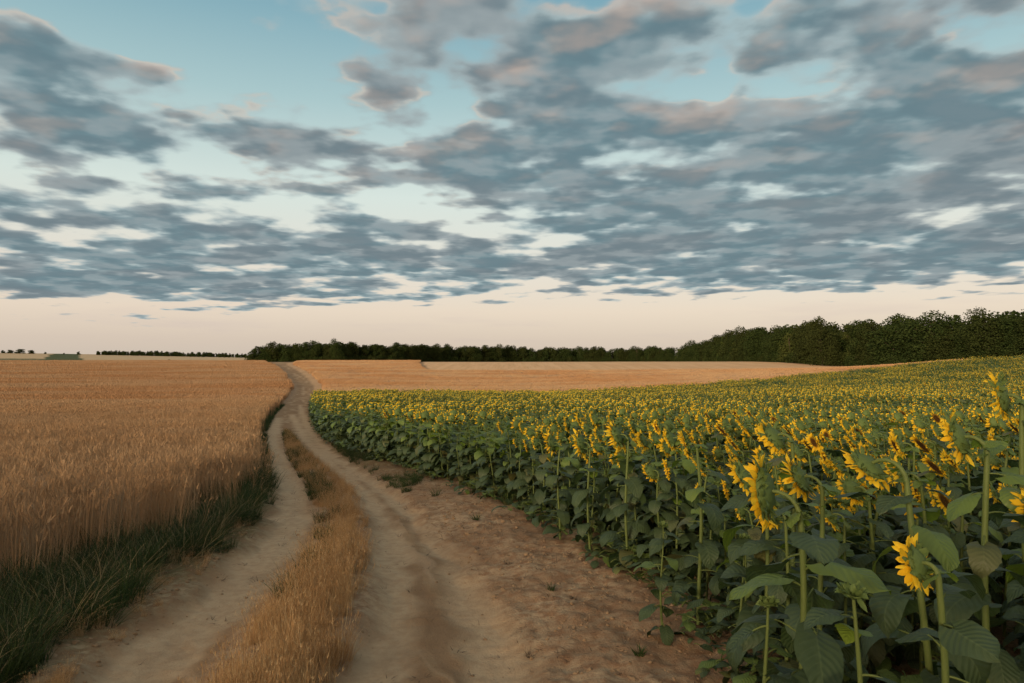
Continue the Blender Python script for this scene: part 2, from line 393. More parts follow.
# ------------------------------------------------------------------ ground mesh
def build_ground():
    a1 = np.radians(np.arange(-52, 52.01, .22))
    a2 = np.radians(np.arange(57, 304, 5.))
    ang = np.concatenate([a1, a2])
    rr = [0.6]
    while rr[-1] < 3200: rr.append(rr[-1]*(1.0085 if rr[-1] < 60 else 1.013))
    rr = np.array(rr)
    A, Rr = np.meshgrid(ang, rr)
    x = Rr*np.sin(A); y = Rr*np.cos(A)
    z, p = ground_z(x.ravel(), y.ravel(), True)
    nu, nv = x.shape
    v = np.stack([x.ravel(), y.ravel(), z], -1)
    i = np.arange(nu-1)[:,None]; j = np.arange(nv)[None,:]; j2 = (j+1) % nv
    f = np.stack([i*nv+j, (i+1)*nv+j, (i+1)*nv+j2, i*nv+j2], -1).reshape(-1,4)[:, ::-1]
    v = np.concatenate([v, [[0,0,float(ground_z(np.array([0.]),np.array([0.]))[0])]]])
    cidx = len(v)-1
    f3 = np.stack([np.full(nv, cidx), np.arange(nv), (np.arange(nv)+1) % nv], -1)[:, ::-1]
    X, Y = v[:,0], v[:,1]
    app = lambda a, q=0.: np.concatenate([a, [q]])
    road, rut, sr, sm, ss, sw, bank, d, stri = (app(p[k]) for k in ('road','rut','sr','sm','ss','sw','bank','d','stri'))
    grn = (1-sstep(-.2,.25,sr))*sstep(-2.6,-.7,sw)*(X < 5)*(1-sstep(60,110,d))
    grn = np.maximum(grn, sstep(-.05,.25,ss)*.5)
    grn = np.maximum(grn, sstep(14,28,d)*(1-sstep(80,110,d))*(1-sstep(-.1,.3,sr))*sstep(-1.8,-.4,ss))
    st = sstep(-.3,.3,sdf(X, Y, STUB)) + ((Y > 345) & (Y < 760))*.9
    st = np.maximum(st, (1-sstep(-.2,.2,sr))*(Y > 118)*(Y < 345)*sstep(-3,-1.6,-dline(X,Y,roadR))*.55)
    fp = (Y > 760)*1.0
    u = X/np.maximum(Y,1)*F+512
    fg = (Y > 760)*(((u > 41+ (Y-900)*.028) & (u < 82-(Y-900)*.004)))*1.0
    fg = np.maximum(fg, (Y>600)*(Y<930)*.8); fg = np.maximum(fg, (u < 44)*(Y > 760)*(Y < 1010)*.8)
    g = dict(z1=np.stack([road, rut, grn, stri], -1), z2=np.stack([np.clip(st,0,1), fp, fg, np.ones_like(X)], -1))
    # split the one sheet by zone
    cx = X[f].mean(1); cy = Y[f].mean(1); fs = sr[f].mean(1)
    inroad = (fs > 0.0)
    instub = pip(cx, cy, STUB) & ~inroad
    farg = (fg[f].mean(1) > .5) & (cy > 900)
    groups = [('ground', ~(inroad|instub|farg), 'bare sandy soil and field ground under the crops'), ('dirt_road', inroad, 'two-rut sandy dirt road winding to the horizon'),
              ('stubble_field', instub, 'pale harvested stubble field below the wood'), ('green_field', farg, 'small green field on the far left hillside')]
    for name, sel, lab in groups:
        ff = f[sel]; t3 = f3 if name == 'ground' else np.zeros((0,3), int)
        used = np.unique(np.concatenate([ff.ravel(), t3.ravel()])); rm = np.full(len(v), -1); rm[used] = np.arange(len(used))
        q = G(); q.add(v[used], rm[ff], rm[t3] if len(t3) else None)
        o = q.obj(name, [M_ground]); tag(o, lab, kind='structure')
        for k in g:
            a = o.data.attributes.new(k, 'FLOAT_COLOR', 'POINT'); a.data.foreach_set('color', g[k][used].astype(np.float32).ravel())
build_ground()

# ------------------------------------------------------------------ scatter (geometry nodes) for the uncountable stuff
def scatter(name, label, cat, xyz, rot, scl, idx, templates, group=None):
    me = bpy.data.meshes.new(name); n = len(xyz)
    me.vertices.add(n); me.vertices.foreach_set('co', np.asarray(xyz, np.float32).ravel())
    a = me.attributes.new('rot','FLOAT_VECTOR','POINT'); a.data.foreach_set('vector', np.asarray(rot, np.float32).ravel())
    a = me.attributes.new('scl','FLOAT','POINT'); a.data.foreach_set('value', np.asarray(scl, np.float32).ravel())
    a = me.attributes.new('idx','INT','POINT'); a.data.foreach_set('value', np.asarray(idx, np.int32).ravel())
    o = bpy.data.objects.new(name, me); COL.objects.link(o)
    c = bpy.data.collections.new(name+'_kinds')
    for t in templates: c.objects.link(t)
    order = sorted(range(len(templates)), key=lambda i: templates[i].name)
    ng = bpy.data.node_groups.new(name+'_scatter', 'GeometryNodeTree')
    ng.interface.new_socket('Geometry', in_out='INPUT', socket_type='NodeSocketGeometry')
    ng.interface.new_socket('Geometry', in_out='OUTPUT', socket_type='NodeSocketGeometry')
    nn = ng.nodes; L = ng.links
    gi = nn.new('NodeGroupInput'); go = nn.new('NodeGroupOutput')
    iop = nn.new('GeometryNodeInstanceOnPoints'); ci = nn.new('GeometryNodeCollectionInfo')
    ci.inputs['Collection'].default_value = c; ci.inputs['Separate Children'].default_value = True; ci.inputs['Reset Children'].default_value = True
    def na(nm, t):
        q = nn.new('GeometryNodeInputNamedAttribute'); q.data_type = t; q.inputs[0].default_value = nm; return q.outputs[0]
    L.new(gi.outputs[0], iop.inputs['Points']); L.new(ci.outputs[0], iop.inputs['Instance'])
    iop.inputs['Pick Instance'].default_value = True
    L.new(na('idx','INT'), iop.inputs['Instance Index']); L.new(na('rot','FLOAT_VECTOR'), iop.inputs['Rotation'])
    sc = na('scl','FLOAT'); cx = nn.new('ShaderNodeCombineXYZ')
    for k in range(3): L.new(sc, cx.inputs[k])
    L.new(cx.outputs[0], iop.inputs['Scale']); L.new(iop.outputs[0], go.inputs[0])
    m = o.modifiers.new('scatter','NODES'); m.node_group = ng
    tag(o, label, cat, group, 'stuff')
    return o

def pts_in(poly, n_per_m2, bbox, lim=None, fr=True, seed=0):
    """random points inside a world polygon, in and near the field of view"""
    x0, x1, y0, y1 = bbox; n = int((x1-x0)*(y1-y0)*n_per_m2)
    x = R.uniform(x0, x1, n); y = R.uniform(y0, y1, n)
    ok = np.ones(n, bool)
    if fr: ok &= np.abs(x) < .80*y+2.5
    x, y = x[ok], y[ok]
    ok = pip(x, y, poly); return x[ok], y[ok]

# wheat
def stalk_clump(n, rad, hgt, w, segs=3, ear=True):
    g = G(); a = R.uniform(0, 2*np.pi, n); r = rad*np.sqrt(R.random(n))
    root = np.stack([r*np.cos(a), r*np.sin(a), np.zeros(n)], -1)
    az = R.uniform(0, 2*np.pi, n); L = hgt*R.uniform(.82, 1.12, n)
    v, f, c, ctr = ribbons(root, az, L, np.full(n, w), R.normal(0, .07, n), R.normal(.15, .12, n), segs, .3, twist=R.uniform(0, np.pi, n))
    g.add(v, f, c=c)
    if ear:
        top = ctr[:,-1]; v, f, c, _ = ribbons(top, az, R.uniform(.07,.10,n), np.full(n, w*(3.9 if segs > 2 else 3.2)), R.uniform(.1,.6,n), R.uniform(.3,1.0,n), 2, .8, twist=R.uniform(0,np.pi,n))
        c[:,0] = 1; g.add(v, f, c=c)
        for k in range(3):
            v, f, c, _ = ribbons(top, az+R.normal(0,.5,n), R.uniform(.10,.17,n), np.full(n, w*.6), R.uniform(.0,.7,n), R.uniform(.1,.6,n), 1, .8, twist=R.uniform(0,np.pi,n))
            c[:,0] = 1; g.add(v, f, c=c)
    nl = n//2
    if segs > 2:      # dry leaves hanging off the stalks
        k = R.integers(0, n, nl); hh = R.uniform(.2,.6,nl); rt = ctr[k,0]*(1-hh[:,None])+ctr[k,-1]*hh[:,None]
        v, f, c, _ = ribbons(rt, R.uniform(0,6.28,nl), R.uniform(.08,.2,nl), np.full(nl, w*1.6), R.uniform(.3,1.,nl), R.uniform(.5,1.8,nl), 3, 1.)
        c[:,0] = .35; g.add(v, f, c=c)
    return g
WH = .80
wt_far = [stalk_clump(150, 1.3, WH, .035, 1, ear=False).obj('wheat_patch', [M_canopy], link=False) for _ in range(4)]
wt_farL = [t.copy() for t in wt_far]
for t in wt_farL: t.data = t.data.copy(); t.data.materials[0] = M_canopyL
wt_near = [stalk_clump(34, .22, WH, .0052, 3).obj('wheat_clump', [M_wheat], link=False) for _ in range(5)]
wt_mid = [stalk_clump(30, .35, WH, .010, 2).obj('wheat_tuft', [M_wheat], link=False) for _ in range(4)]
X, Y = [], []
x, y = pts_in(WHEAT, 7.5, (-26, 0, 2, 26)); d = np.hypot(x, y)
k = (d < 24) & (R.random(len(x)) < np.interp(d, [0,12,24],[1,1,.55])); x1, y1 = x[k], y[k]
ti = R.integers(0,5,len(x1)); sc = R.uniform(.88,1.1,len(x1))
z1 = ground_z(x1, y1); lean = .05
rot1 = np.stack([R.normal(0,.05,len(x1)), R.normal(0,.05,len(x1)), R.uniform(0,6.28,len(x1))], -1)
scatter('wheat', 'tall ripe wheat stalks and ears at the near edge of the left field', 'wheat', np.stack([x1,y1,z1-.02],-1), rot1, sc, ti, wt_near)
x, y = pts_in(WHEAT, 3.2, (-90, 0, 15, 90)); d = np.hypot(x, y)
k = (d > 20) & (d < 95) & (R.random(len(x)) < np.interp(d, [20,40,95],[1,.8,.25])); x1, y1 = x[k], y[k]; n = len(x1)
scatter('wheat', 'massed ripe wheat ears in the middle of the left field', 'wheat', np.stack([x1,y1,ground_z(x1,y1)+.0],-1),
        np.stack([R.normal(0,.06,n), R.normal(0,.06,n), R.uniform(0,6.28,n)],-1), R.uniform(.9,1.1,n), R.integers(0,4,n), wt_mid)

for nm, lab, pol, bb, dens, dmin in [('wheat', 'orange brown wheat running up to the left horizon', WHEAT, (-260,0,30,343), 1.0, 55), ('wheat', 'orange brown wheat between the sunflowers and the stubble', WHEAT2, (-115,118,88,343), .9, 60)]:
    x, y = pts_in(pol, dens, bb); d = np.hypot(x, y); sd_ = sdf(x, y, pol)
    k = (d > dmin) & (sd_ > .5) & (R.random(len(x)) < np.interp(d, [55,90,200,340],[.35,1.,.7,.5])); x1, y1 = x[k], y[k]; n = len(x1)
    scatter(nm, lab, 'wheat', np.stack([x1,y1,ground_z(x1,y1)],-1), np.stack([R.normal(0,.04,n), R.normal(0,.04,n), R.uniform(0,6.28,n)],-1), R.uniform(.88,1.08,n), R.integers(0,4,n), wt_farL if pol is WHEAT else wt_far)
def canopy(name, label, poly, inset, hgt, dmin, amp=.05):
    ang = np.radians(np.arange(-60, 52, .3)); rr = [dmin]
    while rr[-1] < 520: rr.append(rr[-1]*1.012)
    A, Q = np.meshgrid(ang, np.array(rr)); x = (Q*np.sin(A)).ravel(); y = (Q*np.cos(A)).ravel()
    s = sdf(x, y, poly)
    edge = sstep(0, 1, (s-inset)/(.5+np.hypot(x,y)*.004))
    d = np.hypot(x, y)
    z = h0(x, y) + (hgt+amp*(fbm(x*1.5,y*1.5,3,61)-.5)*2+.10*(fbm(x*.12,y*.12,2,66)-.5))*edge - .05*(1-edge) 
    f = gridfaces(len(rr), len(ang)); keep = (s[f] > inset-.4-.002*d[f]).all(1) & (y[f] < 343).all(1)
    f = f[keep]; used = np.unique(f); rm = np.full(len(x), -1); rm[used] = np.arange(len(used))
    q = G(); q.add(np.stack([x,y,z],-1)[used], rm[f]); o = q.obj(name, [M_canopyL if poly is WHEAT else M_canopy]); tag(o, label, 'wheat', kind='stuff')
canopy('wheat_canopy', 'smooth orange brown surface of the ripe wheat field left of the track', WHEAT, .9, .58, 5)
canopy('wheat_canopy', 'orange brown wheat field behind the sunflowers, right of the track', WHEAT2, 0., .72, 60)

# grasses
def grass_clump(n, rad, Lr, w, lean, curl, segs=4):
    g = G(); a = R.uniform(0, 6.28, n); r = rad*np.sqrt(R.random(n))
    v, f, c, _ = ribbons(np.stack([r*np.cos(a), r*np.sin(a), np.full(n,-.01)],-1), a+R.normal(0,.7,n), R.uniform(*Lr,n), R.uniform(.6,1.2,n)*w,
                         np.abs(R.normal(lean,.2,n)), np.abs(R.normal(curl,.35,n)), segs, 1., twist=a+np.pi/2+R.normal(0,.8,n))
    g.add(v, f, c=c); return g
def seeded_clump(n, rad, Lr, w):
    g = grass_clump(n, rad, Lr, w, .18, .45, 3); k = n//3
    a = R.uniform(0,6.28,k); r = rad*np.sqrt(R.random(k))
    v, f, c, ctr = ribbons(np.stack([r*np.cos(a), r*np.sin(a), np.zeros(k)],-1), a, R.uniform(Lr[1]*.8,Lr[1]*1.25,k), np.full(k,w*.7), np.abs(R.normal(.12,.1,k)), R.uniform(.1,.5,k), 3, .6)
    g.add(v, f, c=c); 
    for _ in range(4):
        v, f, c, _q = ribbons(ctr[:,-1], R.uniform(0,6.28,k), R.uniform(.02,.05,k), np.full(k,w*1.1), R.uniform(0,.8,k), R.uniform(0,.5,k), 1, 1.)
        c[:,0] = 1; g.add(v, f, c=c)
    return g
t_dry = [seeded_clump(75, .10, (.12,.30), .0036).obj('dry_grass_clump', [M_dry], link=False) for _ in range(5)]
t_grn = [grass_clump(45, .12, (.18,.50), .010, .35, .9).obj('green_grass_clump', [M_green], link=False) for _ in range(5)]
t_str = [grass_clump(14, .15, (.35,.80), .006, .8, .9, 5).obj('straw_clump', [M_straw], link=False) for _ in range(3)]
def scat(name, label, cat, x, y, temps, smin, smax, tilt=.08, dz=-.01, wgt=None):
    n = len(x)
    return scatter(name, label, cat, np.stack([x,y,ground_z(x,y)+dz],-1), np.stack([R.normal(0,tilt,n),R.normal(0,tilt,n),R.uniform(0,6.28,n)],-1),
            R.uniform(smin,smax,n), R.integers(0,len(temps),n), temps)
# median strip
x, y = pts_in(MED, 150, (-9, 1, 1.5, 14)); d = np.hypot(x,y); s = sdf(x,y,MED) + (fbm(x*3,y*3,3,71)-.5)*.25
gap = fbm(x*1.1,y*.8,3,73); k = (s > .03) & (R.random(len(x)) < np.interp(d,[0,7,14],[1,.8,.5])*np.interp(s,[0.03,.35],[.12,1])*np.interp(gap,[.30,.45],[.25,1])); a1, b1 = x[k], y[k]
x, y = pts_in(MED, 35, (-20, 1, 14, 45)); s = sdf(x,y,MED) + (fbm(x*2,y*2,3,71)-.5)*.3; k = s > 0
a1 = np.concatenate([a1, x[k]]); b1 = np.concatenate([b1, y[k]])
far_ = b1 > 9.5
scat('dry_grass', 'tall dry orange grass between the two wheel ruts close by', 'dry grass', a1[~far_], b1[~far_], t_dry, .40, 1.1, .2)
scat('dry_grass', 'low dry brown grass between the wheel ruts farther up the track', 'dry grass', a1[far_], b1[far_], t_dry, .30, .75, .16)
# green in the strip: left margin and its far tip
x, y = pts_in(MED, 30, (-20, 1, 5, 46)); s = sdf(x,y,MED); dl = dline(x,y,medL); k = (dl < .14+.018*y) & (y > 7.) & (fbm(x*1.2,y*.6,3,77) > .43) | (y > 34)
scat('green_grass', 'low green weeds along the left side of the dry grass strip', 'weeds', x[k], y[k], t_grn, .4, .8)
# verge left of the road
VERGE = wheatE + roadL[::-1]
x, y = pts_in(VERGE, 85, (-9, 0, 0, 20)); sw = sdf(x,y,WHEAT); sr = sdf(x,y,ROAD); nz = fbm(x*.9,y*.9,3,81)
k = (-sw < .72*(-sw-sr)+ (nz-.45)*1.5) & (R.random(len(x)) < sstep(.22,.42,fbm(x*2.5,y*2.5,3,83))); a1, b1 = x[k], y[k]
x, y = pts_in(VERGE, 26, (-32, 0, 20, 75)); sr = sdf(x,y,ROAD); k = sr < -.15*(1+y/60)
a1 = np.concatenate([a1,x[k]]); b1 = np.concatenate([b1,y[k]])
x, y = R.uniform(-28, 0, 30000), R.uniform(13, 95, 30000); dl = dline(x,y,roadL); k = (dl < .30+.008*y) & (sdf(x,y,ROAD) < .12) & (fbm(x*.8,y*.5,2,87) > .33)
a1 = np.concatenate([a1,x[k]]); b1 = np.concatenate([b1,y[k]])
x, y = pts_in(WHEAT, 22, (-12, 0, 2, 50)); k = sdf(x,y,WHEAT) < .75+(fbm(x,y,2,84)-.5)
a1 = np.concatenate([a1,x[k]]); b1 = np.concatenate([b1,y[k]])
scat('verge_grass', 'dark green grass verge between the wheat and the left rut', 'grass', a1, b1, t_grn, .45, 1.15, .2)
x, y = pts_in(VERGE, 34, (-9, 0, 2, 22)); sw = sdf(x,y,WHEAT); sr = sdf(x,y,ROAD); k = (-sw < .75*(-sw-sr)) & (fbm(x*.8,y*.8,2,85) > .42)
scat('straw', 'fallen straw coloured blades lying over the green verge', 'straw', x[k], y[k], t_str, .6, 1.0, .2)
x, y = pts_in(VERGE, 5, (-9, 0, 2, 26)); k = sdf(x,y,WHEAT) > -.42+.5*(fbm(x*1.3,y*1.3,2,86)-.5)
t_str2 = [stalk_clump(11, .16, WH, .005, 3).obj('stray_wheat', [M_wheat], link=False) for _ in range(4)]
scat('stray_wheat_stalks', 'stray leaning wheat stalks at the ragged edge of the wheat', 'wheat', x[k], y[k], t_str2, .7, 1.05, .28)
# small dry stubs on the soil left of the rut
x, y = pts_in(VERGE, 40, (-8, 0, 2, 18)); sr = sdf(x,y,ROAD); k = (sr < -.05) & (fbm(x*2,y*2,3,88) > .56)
scat('sparse_dry_grass', 'short sparse dry grass on bare soil beside the left rut', 'dry grass', x[k], y[k], t_dry, .25, .5, .3)
# weeds along the sunflower side far up the track
BANK = roadR + sunE[::-1]
x, y = pts_in(BANK, 30, (-30, 6, 11, 90)); k = (fbm(x*.7,y*.5,3,91) > np.interp(y,[11,25,50],[.60,.42,.2]))
scat('bank_weeds', 'low green weeds on the bank between the track and the sunflowers', 'weeds', x[k], y[k], t_grn, .3, .65)

# ------------------------------------------------------------------ clods
def clod(seed):
    import bmesh
    bm = bmesh.new(); bmesh.ops.create_icosphere(bm, subdivisions=2, radius=.5)
    rr = random.Random(seed)
    for v in bm.verts: v.co = Vector((v.co.x, v.co.y*.8, v.co.z*.55))*(rr.uniform(.75,1.2))
    me = bpy.data.meshes.new('soil_clod'); bm.to_mesh(me); bm.free(); me.materials.append(M_clod)
    return bpy.data.objects.new('soil_clod', me)
t_cl = [clod(i) for i in range(4)]
x, y = pts_in(BANK, 110, (-2, 5, 2, 15)); k = fbm(x*1.6,y*1.6,3,95) > .47; x, y = x[k], y[k]
x2, y2 = pts_in(ROAD, 14, (-6, 3, 2, 12)); k = (sdf(x2,y2,MED) < 0) & (fbm(x2*1.6,y2*1.6,3,96) > .5); x = np.r_[x, x2[k]]; y = np.r_[y, y2[k]]
x2, y2 = pts_in(VERGE, 120, (-6, 3, 2, 12)); x = np.r_[x, x2]; y = np.r_[y, y2]
n = len(x)
scatter('soil_clods', 'loose crumbs and clods of sandy soil along the track', 'soil', np.stack([x,y,ground_z(x,y)],-1), R.uniform(0,.5,(n,3))*[1,1,12], np.clip(R.lognormal(-3.95,.6,n),.006,.08), R.integers(0,4,n), t_cl)
x, y = pts_in(BANK+[], 14, (-6, 5, 3, 22)); x2, y2 = pts_in(ROAD, 3.5, (-6, 3, 3, 20)); k = sdf(x2,y2,MED) < -.05; x = np.r_[x, x2[k]]; y = np.r_[y, y2[k]]
t_deb = [grass_clump(9, .05, (.03,.12), .008, 1.2, .3, 2).obj('dry_debris', [M_bark], link=False) for _ in range(3)]
scat('dry_plant_litter', 'small dark bits of dry plant litter scattered on the track', 'litter', x, y, t_deb, .5, 1.1, .2, 0)

# ------------------------------------------------------------------ sunflowers
def leaf_geo(L, petl, detail, rs, droop, young=0):
    """leaf along +X from the stem; petiole then heart-shaped blade"""
    g = G(); nu, nv = {2:(11,9), 1:(6,5), 0:(4,3)}[detail]
    r = rs.random() + young*1.5
    pa = rs.uniform(.1,.9)                     # petiole angle up
    t = np.linspace(0,1,5 if detail else 2)
    px = petl*np.cos(pa)*t; pz = petl*np.sin(pa)*t - .25*petl*t*t
    path = np.stack([px, np.zeros_like(t), pz], -1)
    if detail: 
        v, f, c = tube(path, np.linspace(.0052,.0035,len(t)), 5 if detail==2 else 3); g.add(v, f, m=1, c=c)
    u = np.linspace(0,1,nu)[:,None]; v_ = np.linspace(-1,1,nv)[None,:]; av = np.abs(v_)
    w = L*.43*np.clip(1.72*u**.42*(1-u)**.72, 0, None); w = w*(1+.05*np.sin(u*31+rs.uniform(0,6))*(detail == 2)); w[0] = L*.10; w[-1] = .0
    back = .22*L*av**1.6*np.clip(1-u*2.6,0,1)
    al = u*L - back + 0*v_
    ac = v_*w
    curv = droop
    ang = rs.uniform(-.25,.35) + curv*u**1.1
    st = L/(nu-1); cxs = np.concatenate([[0], np.cumsum(np.cos(ang[:-1,0])*st)]); czs = -np.concatenate([[0], np.cumsum(np.sin(ang[:-1,0])*st)])
    X = path[-1,0] + np.interp(al, u[:,0]*L, cxs) + np.minimum(al,0)
    fold = rs.uniform(-.1,.28); ph = rs.uniform(0,6.28)
    Z = path[-1,2] + np.interp(al, u[:,0]*L, czs) + fold*np.abs(ac) + .022*L*np.sin(u*9+ph+v_*2)*av*4*.5 - .35*ac*ac/L
    Yy = ac*(1-.12*abs(fold)) + .03*L*np.sin(u*4+ph)
    vv = np.stack([X, Yy, Z], -1).reshape(-1,3)
    c = np.zeros((nu,nv,3)); c[...,0]=u; c[...,1]=v_; c[...,2]=r
    g.add(vv, gridfaces(nu,nv), m=0, c=c.reshape(-1,3))
    return g
def rotz(a):
    return np.array(Matrix.Rotation(a,4,'Z'))
def head_frame(p, az, nod):
    """matrix whose +Z is the way the flower faces"""
    d = Vector((math.cos(az)*math.cos(nod), math.sin(az)*math.cos(nod), -math.sin(nod)))
    q = d.to_track_quat('Z','Y'); return Matrix.Translation(Vector(p)) @ q.to_matrix().to_4x4()
def head_parts(rad, pet, detail, rs, npet=30):
    back, disc, pets, brs = G(), G(), G(), G()
    n = {2:18,1:9,0:6}[detail]
    prof = [(.10,-.34),(.35,-.33),(.72,-.24),(.97,-.08),(1.02,.03),(.93,.09)]
    if detail < 2: prof = [(.12,-.32),(.8,-.22),(1.,.0),(.93,.08)]
    th = np.arange(n)*2*np.pi/n
    pr = np.array(prof)*rad
    vv = np.stack([pr[:,0:1]*np.cos(th)*(1+.04*np.sin(th*3)), pr[:,0:1]*np.sin(th), pr[:,1:2]+0*th], -1)
    k = len(prof); i = np.arange(k-1)[:,None]*n; j = np.arange(n)[None,:]; j2 = (j+1)%n
    back.add(vv.reshape(-1,3), np.stack([i+j,i+j2,i+n+j2,i+n+j],-1).reshape(-1,4), m=0)
    pd = np.array([(.93,.085),(.6,.13),(.25,.10),(.02,.08)])*rad; k = 4
    vv = np.stack([pd[:,0:1]*np.cos(th), pd[:,0:1]*np.sin(th), pd[:,1:2]+0*th], -1); cc = np.zeros((k,n,3)); cc[...,0] = (pd[:,0]/rad)[:,None]
    i = np.arange(k-1)[:,None]*n
    disc.add(vv.reshape(-1,3), np.stack([i+j,i+j2,i+n+j2,i+n+j],-1).reshape(-1,4), m=0, c=cc.reshape(-1,3))
    def ring(g, num, r0, L, w, base_ang, jit, nu, nv, zoff, m):
        u = np.linspace(0,1,nu)
        for q in range(num):
            a = 2*np.pi*(q+rs.uniform(-.35,.35))/num; el = base_ang+rs.normal(0,jit); cu = rs.normal(.25,.65); l = L*rs.uniform(.55,1.15); tw = rs.normal(0,.55)
            wd = w*np.array([.55,1,.9,.05])[:nu] if nu == 4 else w*np.interp(u,[0,.35,.7,1],[.6,1,.85,.04])
            ang = el+cu*u; r = r0+np.concatenate([[0],np.cumsum(np.cos(ang[:-1]))])*l/(nu-1); z = zoff+np.concatenate([[0],np.cumsum(np.sin(ang[:-1]))])*l/(nu-1)
            vs = np.linspace(-1,1,nv)
            ra = np.array([math.cos(a),math.sin(a),0]); ta = np.array([-math.sin(a),math.cos(a),0]); za = np.array([0,0,1.])
            ctr = r[:,None]*ra + z[:,None]*za
            sd = ta*math.cos(tw)+za*math.sin(tw)
            p = ctr[:,None,:]+ (vs[None,:]*wd[:,None]*.5)[...,None]*sd + (np.abs(vs)[None,:]*wd[:,None]*.18)[...,None]*za
            c = np.zeros((nu,nv,3)); c[...,0]=u[:,None]; c[...,1]=vs[None,:]; c[...,2]=rs.random()
            g.add(p.reshape(-1,3), gridfaces(nu,nv), m=m, c=c.reshape(-1,3))
    if pet > 0:
        if detail == 2:
            ring(pets, npet, rad*.90, pet, .030, .05, .22, 5, 3, rad*.03, 0); ring(pets, npet*2//3, rad*.88, pet*.85, .028, .35, .25, 5, 3, rad*.06, 0)
            ring(brs, 22, rad*.88, rad*.62, .026, -.15, .3, 4, 3, -rad*.02, 0); ring(brs, 16, rad*.70, rad*.60, .028, -.35, .3, 4, 3, -rad*.16, 0)
        elif detail == 1:
            ring(pets, 14, rad*.90, pet, .042, .15, .25, 3, 2, rad*.03, 0); ring(brs, 11, rad*.85, rad*.6, .04, -.15, .3, 3, 2, -rad*.03, 0)
        else:
            ring(pets, 6, rad*.85, pet, .075, .15, .25, 3, 2, rad*.02, 0)
    else:
        ring(brs, 20 if detail==2 else 8, rad*.7, rad*1.25, .022, .55, .3, 4, 3, -rad*.05, 0); ring(brs, 12, rad*.4, rad*1.1, .018, .95, .3, 4, 3, 0, 0)
        ring(brs, 9, rad*.6, rad*1.4, .024, .1, .3, 4, 3, -rad*.2, 0)
    return back, disc, pets, brs
def plant(rs, hgt=1.5, rad=.095, pet=.085, detail=2, nleaf=13, bloom=True, az=math.pi, nod=None, lean=(0,0), neck=.17, leafL=(.15,.27)):
    """returns {part: G or [G,...]}"""
    nod = rs.uniform(.15,.75) if nod is None else nod
    k = {2:14,1:6,0:4}[detail]
    t = np.linspace(0,1,k); bx, by = lean; hs = hgt - (.02 if bloom else 0)
    wob = rs.uniform(0,6.28)
    x_end = .045*math.sin(4+wob); y_end = .045*math.cos(3+wob)
    path = np.stack([bx*t*t-x_end*t+.045*np.sin(t*4+wob)*t, by*t*t-y_end*t+.045*np.cos(t*3+wob)*t, hs*t], -1)
    if bloom:   # neck hooks over toward the flower's face
        d = np.array([math.cos(az), math.sin(az), 0.]); q = np.linspace(0,1,7 if detail==2 else 3)[1:]
        th = q*(math.pi/2+nod*.8); rn = neck*.42
        hook = path[-1]+ np.outer((1-np.cos(th))*rn, d)+np.outer(np.sin(th)*rn, [0,0,1.])
        path = np.vstack([path, hook])
    rs0 = .0130*hgt/1.5
    rad_s = np.interp(np.linspace(0,1,len(path)), [0,.6,.85,1], [rs0*1.3, rs0, rs0*.68, rs0*.62 if bloom else rs0*.5])
    stem = G(); v, f, c = tube(path, rad_s, {2:9,1:5,0:3}[detail]); stem.add(v, f, c=c)
    tip = path[-1]; 
    leaves = []
    a0 = rs.uniform(0,6.28)
    for i in range(nleaf):
        q = (i+.5)/nleaf; hh = .07+.90*q
        s = np.interp(q,[0,.35,.75,1],[.70,1.,.85,.48]); L = (leafL[0]+(leafL[1]-leafL[0])*s)*rs.uniform(.85,1.15)
        g = leaf_geo(L, L*rs.uniform(.35,.6), detail, rs, rs.uniform(.9,2.5) if q < .8 else rs.uniform(.4,1.5), 1 if (q > (.72 if bloom else .62) and rs.random() < (.35 if detail == 2 else .75)) else 0)
        p = np.array([np.interp(hh, np.linspace(0,1,k), path[:k,j]) for j in range(3)])
        M = np.array(Matrix.Translation(Vector(p)) @ Matrix.Rotation(a0+i*2.4+rs.normal(0,.25),4,'Z') @ Matrix.Rotation(rs.normal(0,.18),4,'X') @ Matrix.Rotation(rs.normal(0,.15),4,'Y'))
        leaves.append((g, M))
    if detail < 2 and bloom:
        for i in range(4):
            g = leaf_geo(rs.uniform(.11,.17), .03, detail, rs, rs.uniform(.1,1.), 1)
            leaves.append((g, np.array(Matrix.Translation(Vector(path[k-1])) @ Matrix.Rotation(rs.uniform(0,6.28),4,'Z'))))
    if bloom and detail:
        for i in range(4 if detail == 2 else 2):
            g = leaf_geo(rs.uniform(.07,.12), .02, detail, rs, rs.uniform(.3,1.2), 1)
            p = path[k-1+int(rs.integers(0,3 if detail == 2 else 1))]
            leaves.append((g, np.array(Matrix.Translation(Vector(p)) @ Matrix.Rotation(rs.uniform(0,6.28),4,'Z') @ Matrix.Rotation(rs.normal(0,.3),4,'X'))))
    if bloom:
        HM = head_frame(tip, az, nod); HM = HM @ Matrix.Translation((0,0,rad*.30))
    else:
        HM = Matrix.Translation(Vector(tip)) @ Matrix.Rotation(rs.uniform(-.2,.2),4,'X'); rad *= .42; pet = 0
    hp = head_parts(rad, pet, detail, rs, 30)
    return dict(stem=stem, leaves=leaves, HM=HM, head=hp)
def plant_merged(rs, name, detail, **k):
    p = plant(rs, detail=detail, **k); g = G()
    def addm(q, m, M=None):
        if not q.v: return
        t = G(); t.merge(q, M); t.m4 = [np.full_like(a, m) for a in t.m4]; t.m3 = []
        g.merge(t)
    addm(p['stem'], 1)
    for l, M in p['leaves']:
        t = G(); t.merge(l, M); t.m4 = [a for a in t.m4]; g.merge(t)      # leaf 0, petiole 1
    for q, m in zip(p['head'], (3,4,2,3)): addm(q, m, np.array(p['HM']))
    return g.obj(name, [M_leaf, M_stem, M_petal, M_recept, M_disc], link=False)
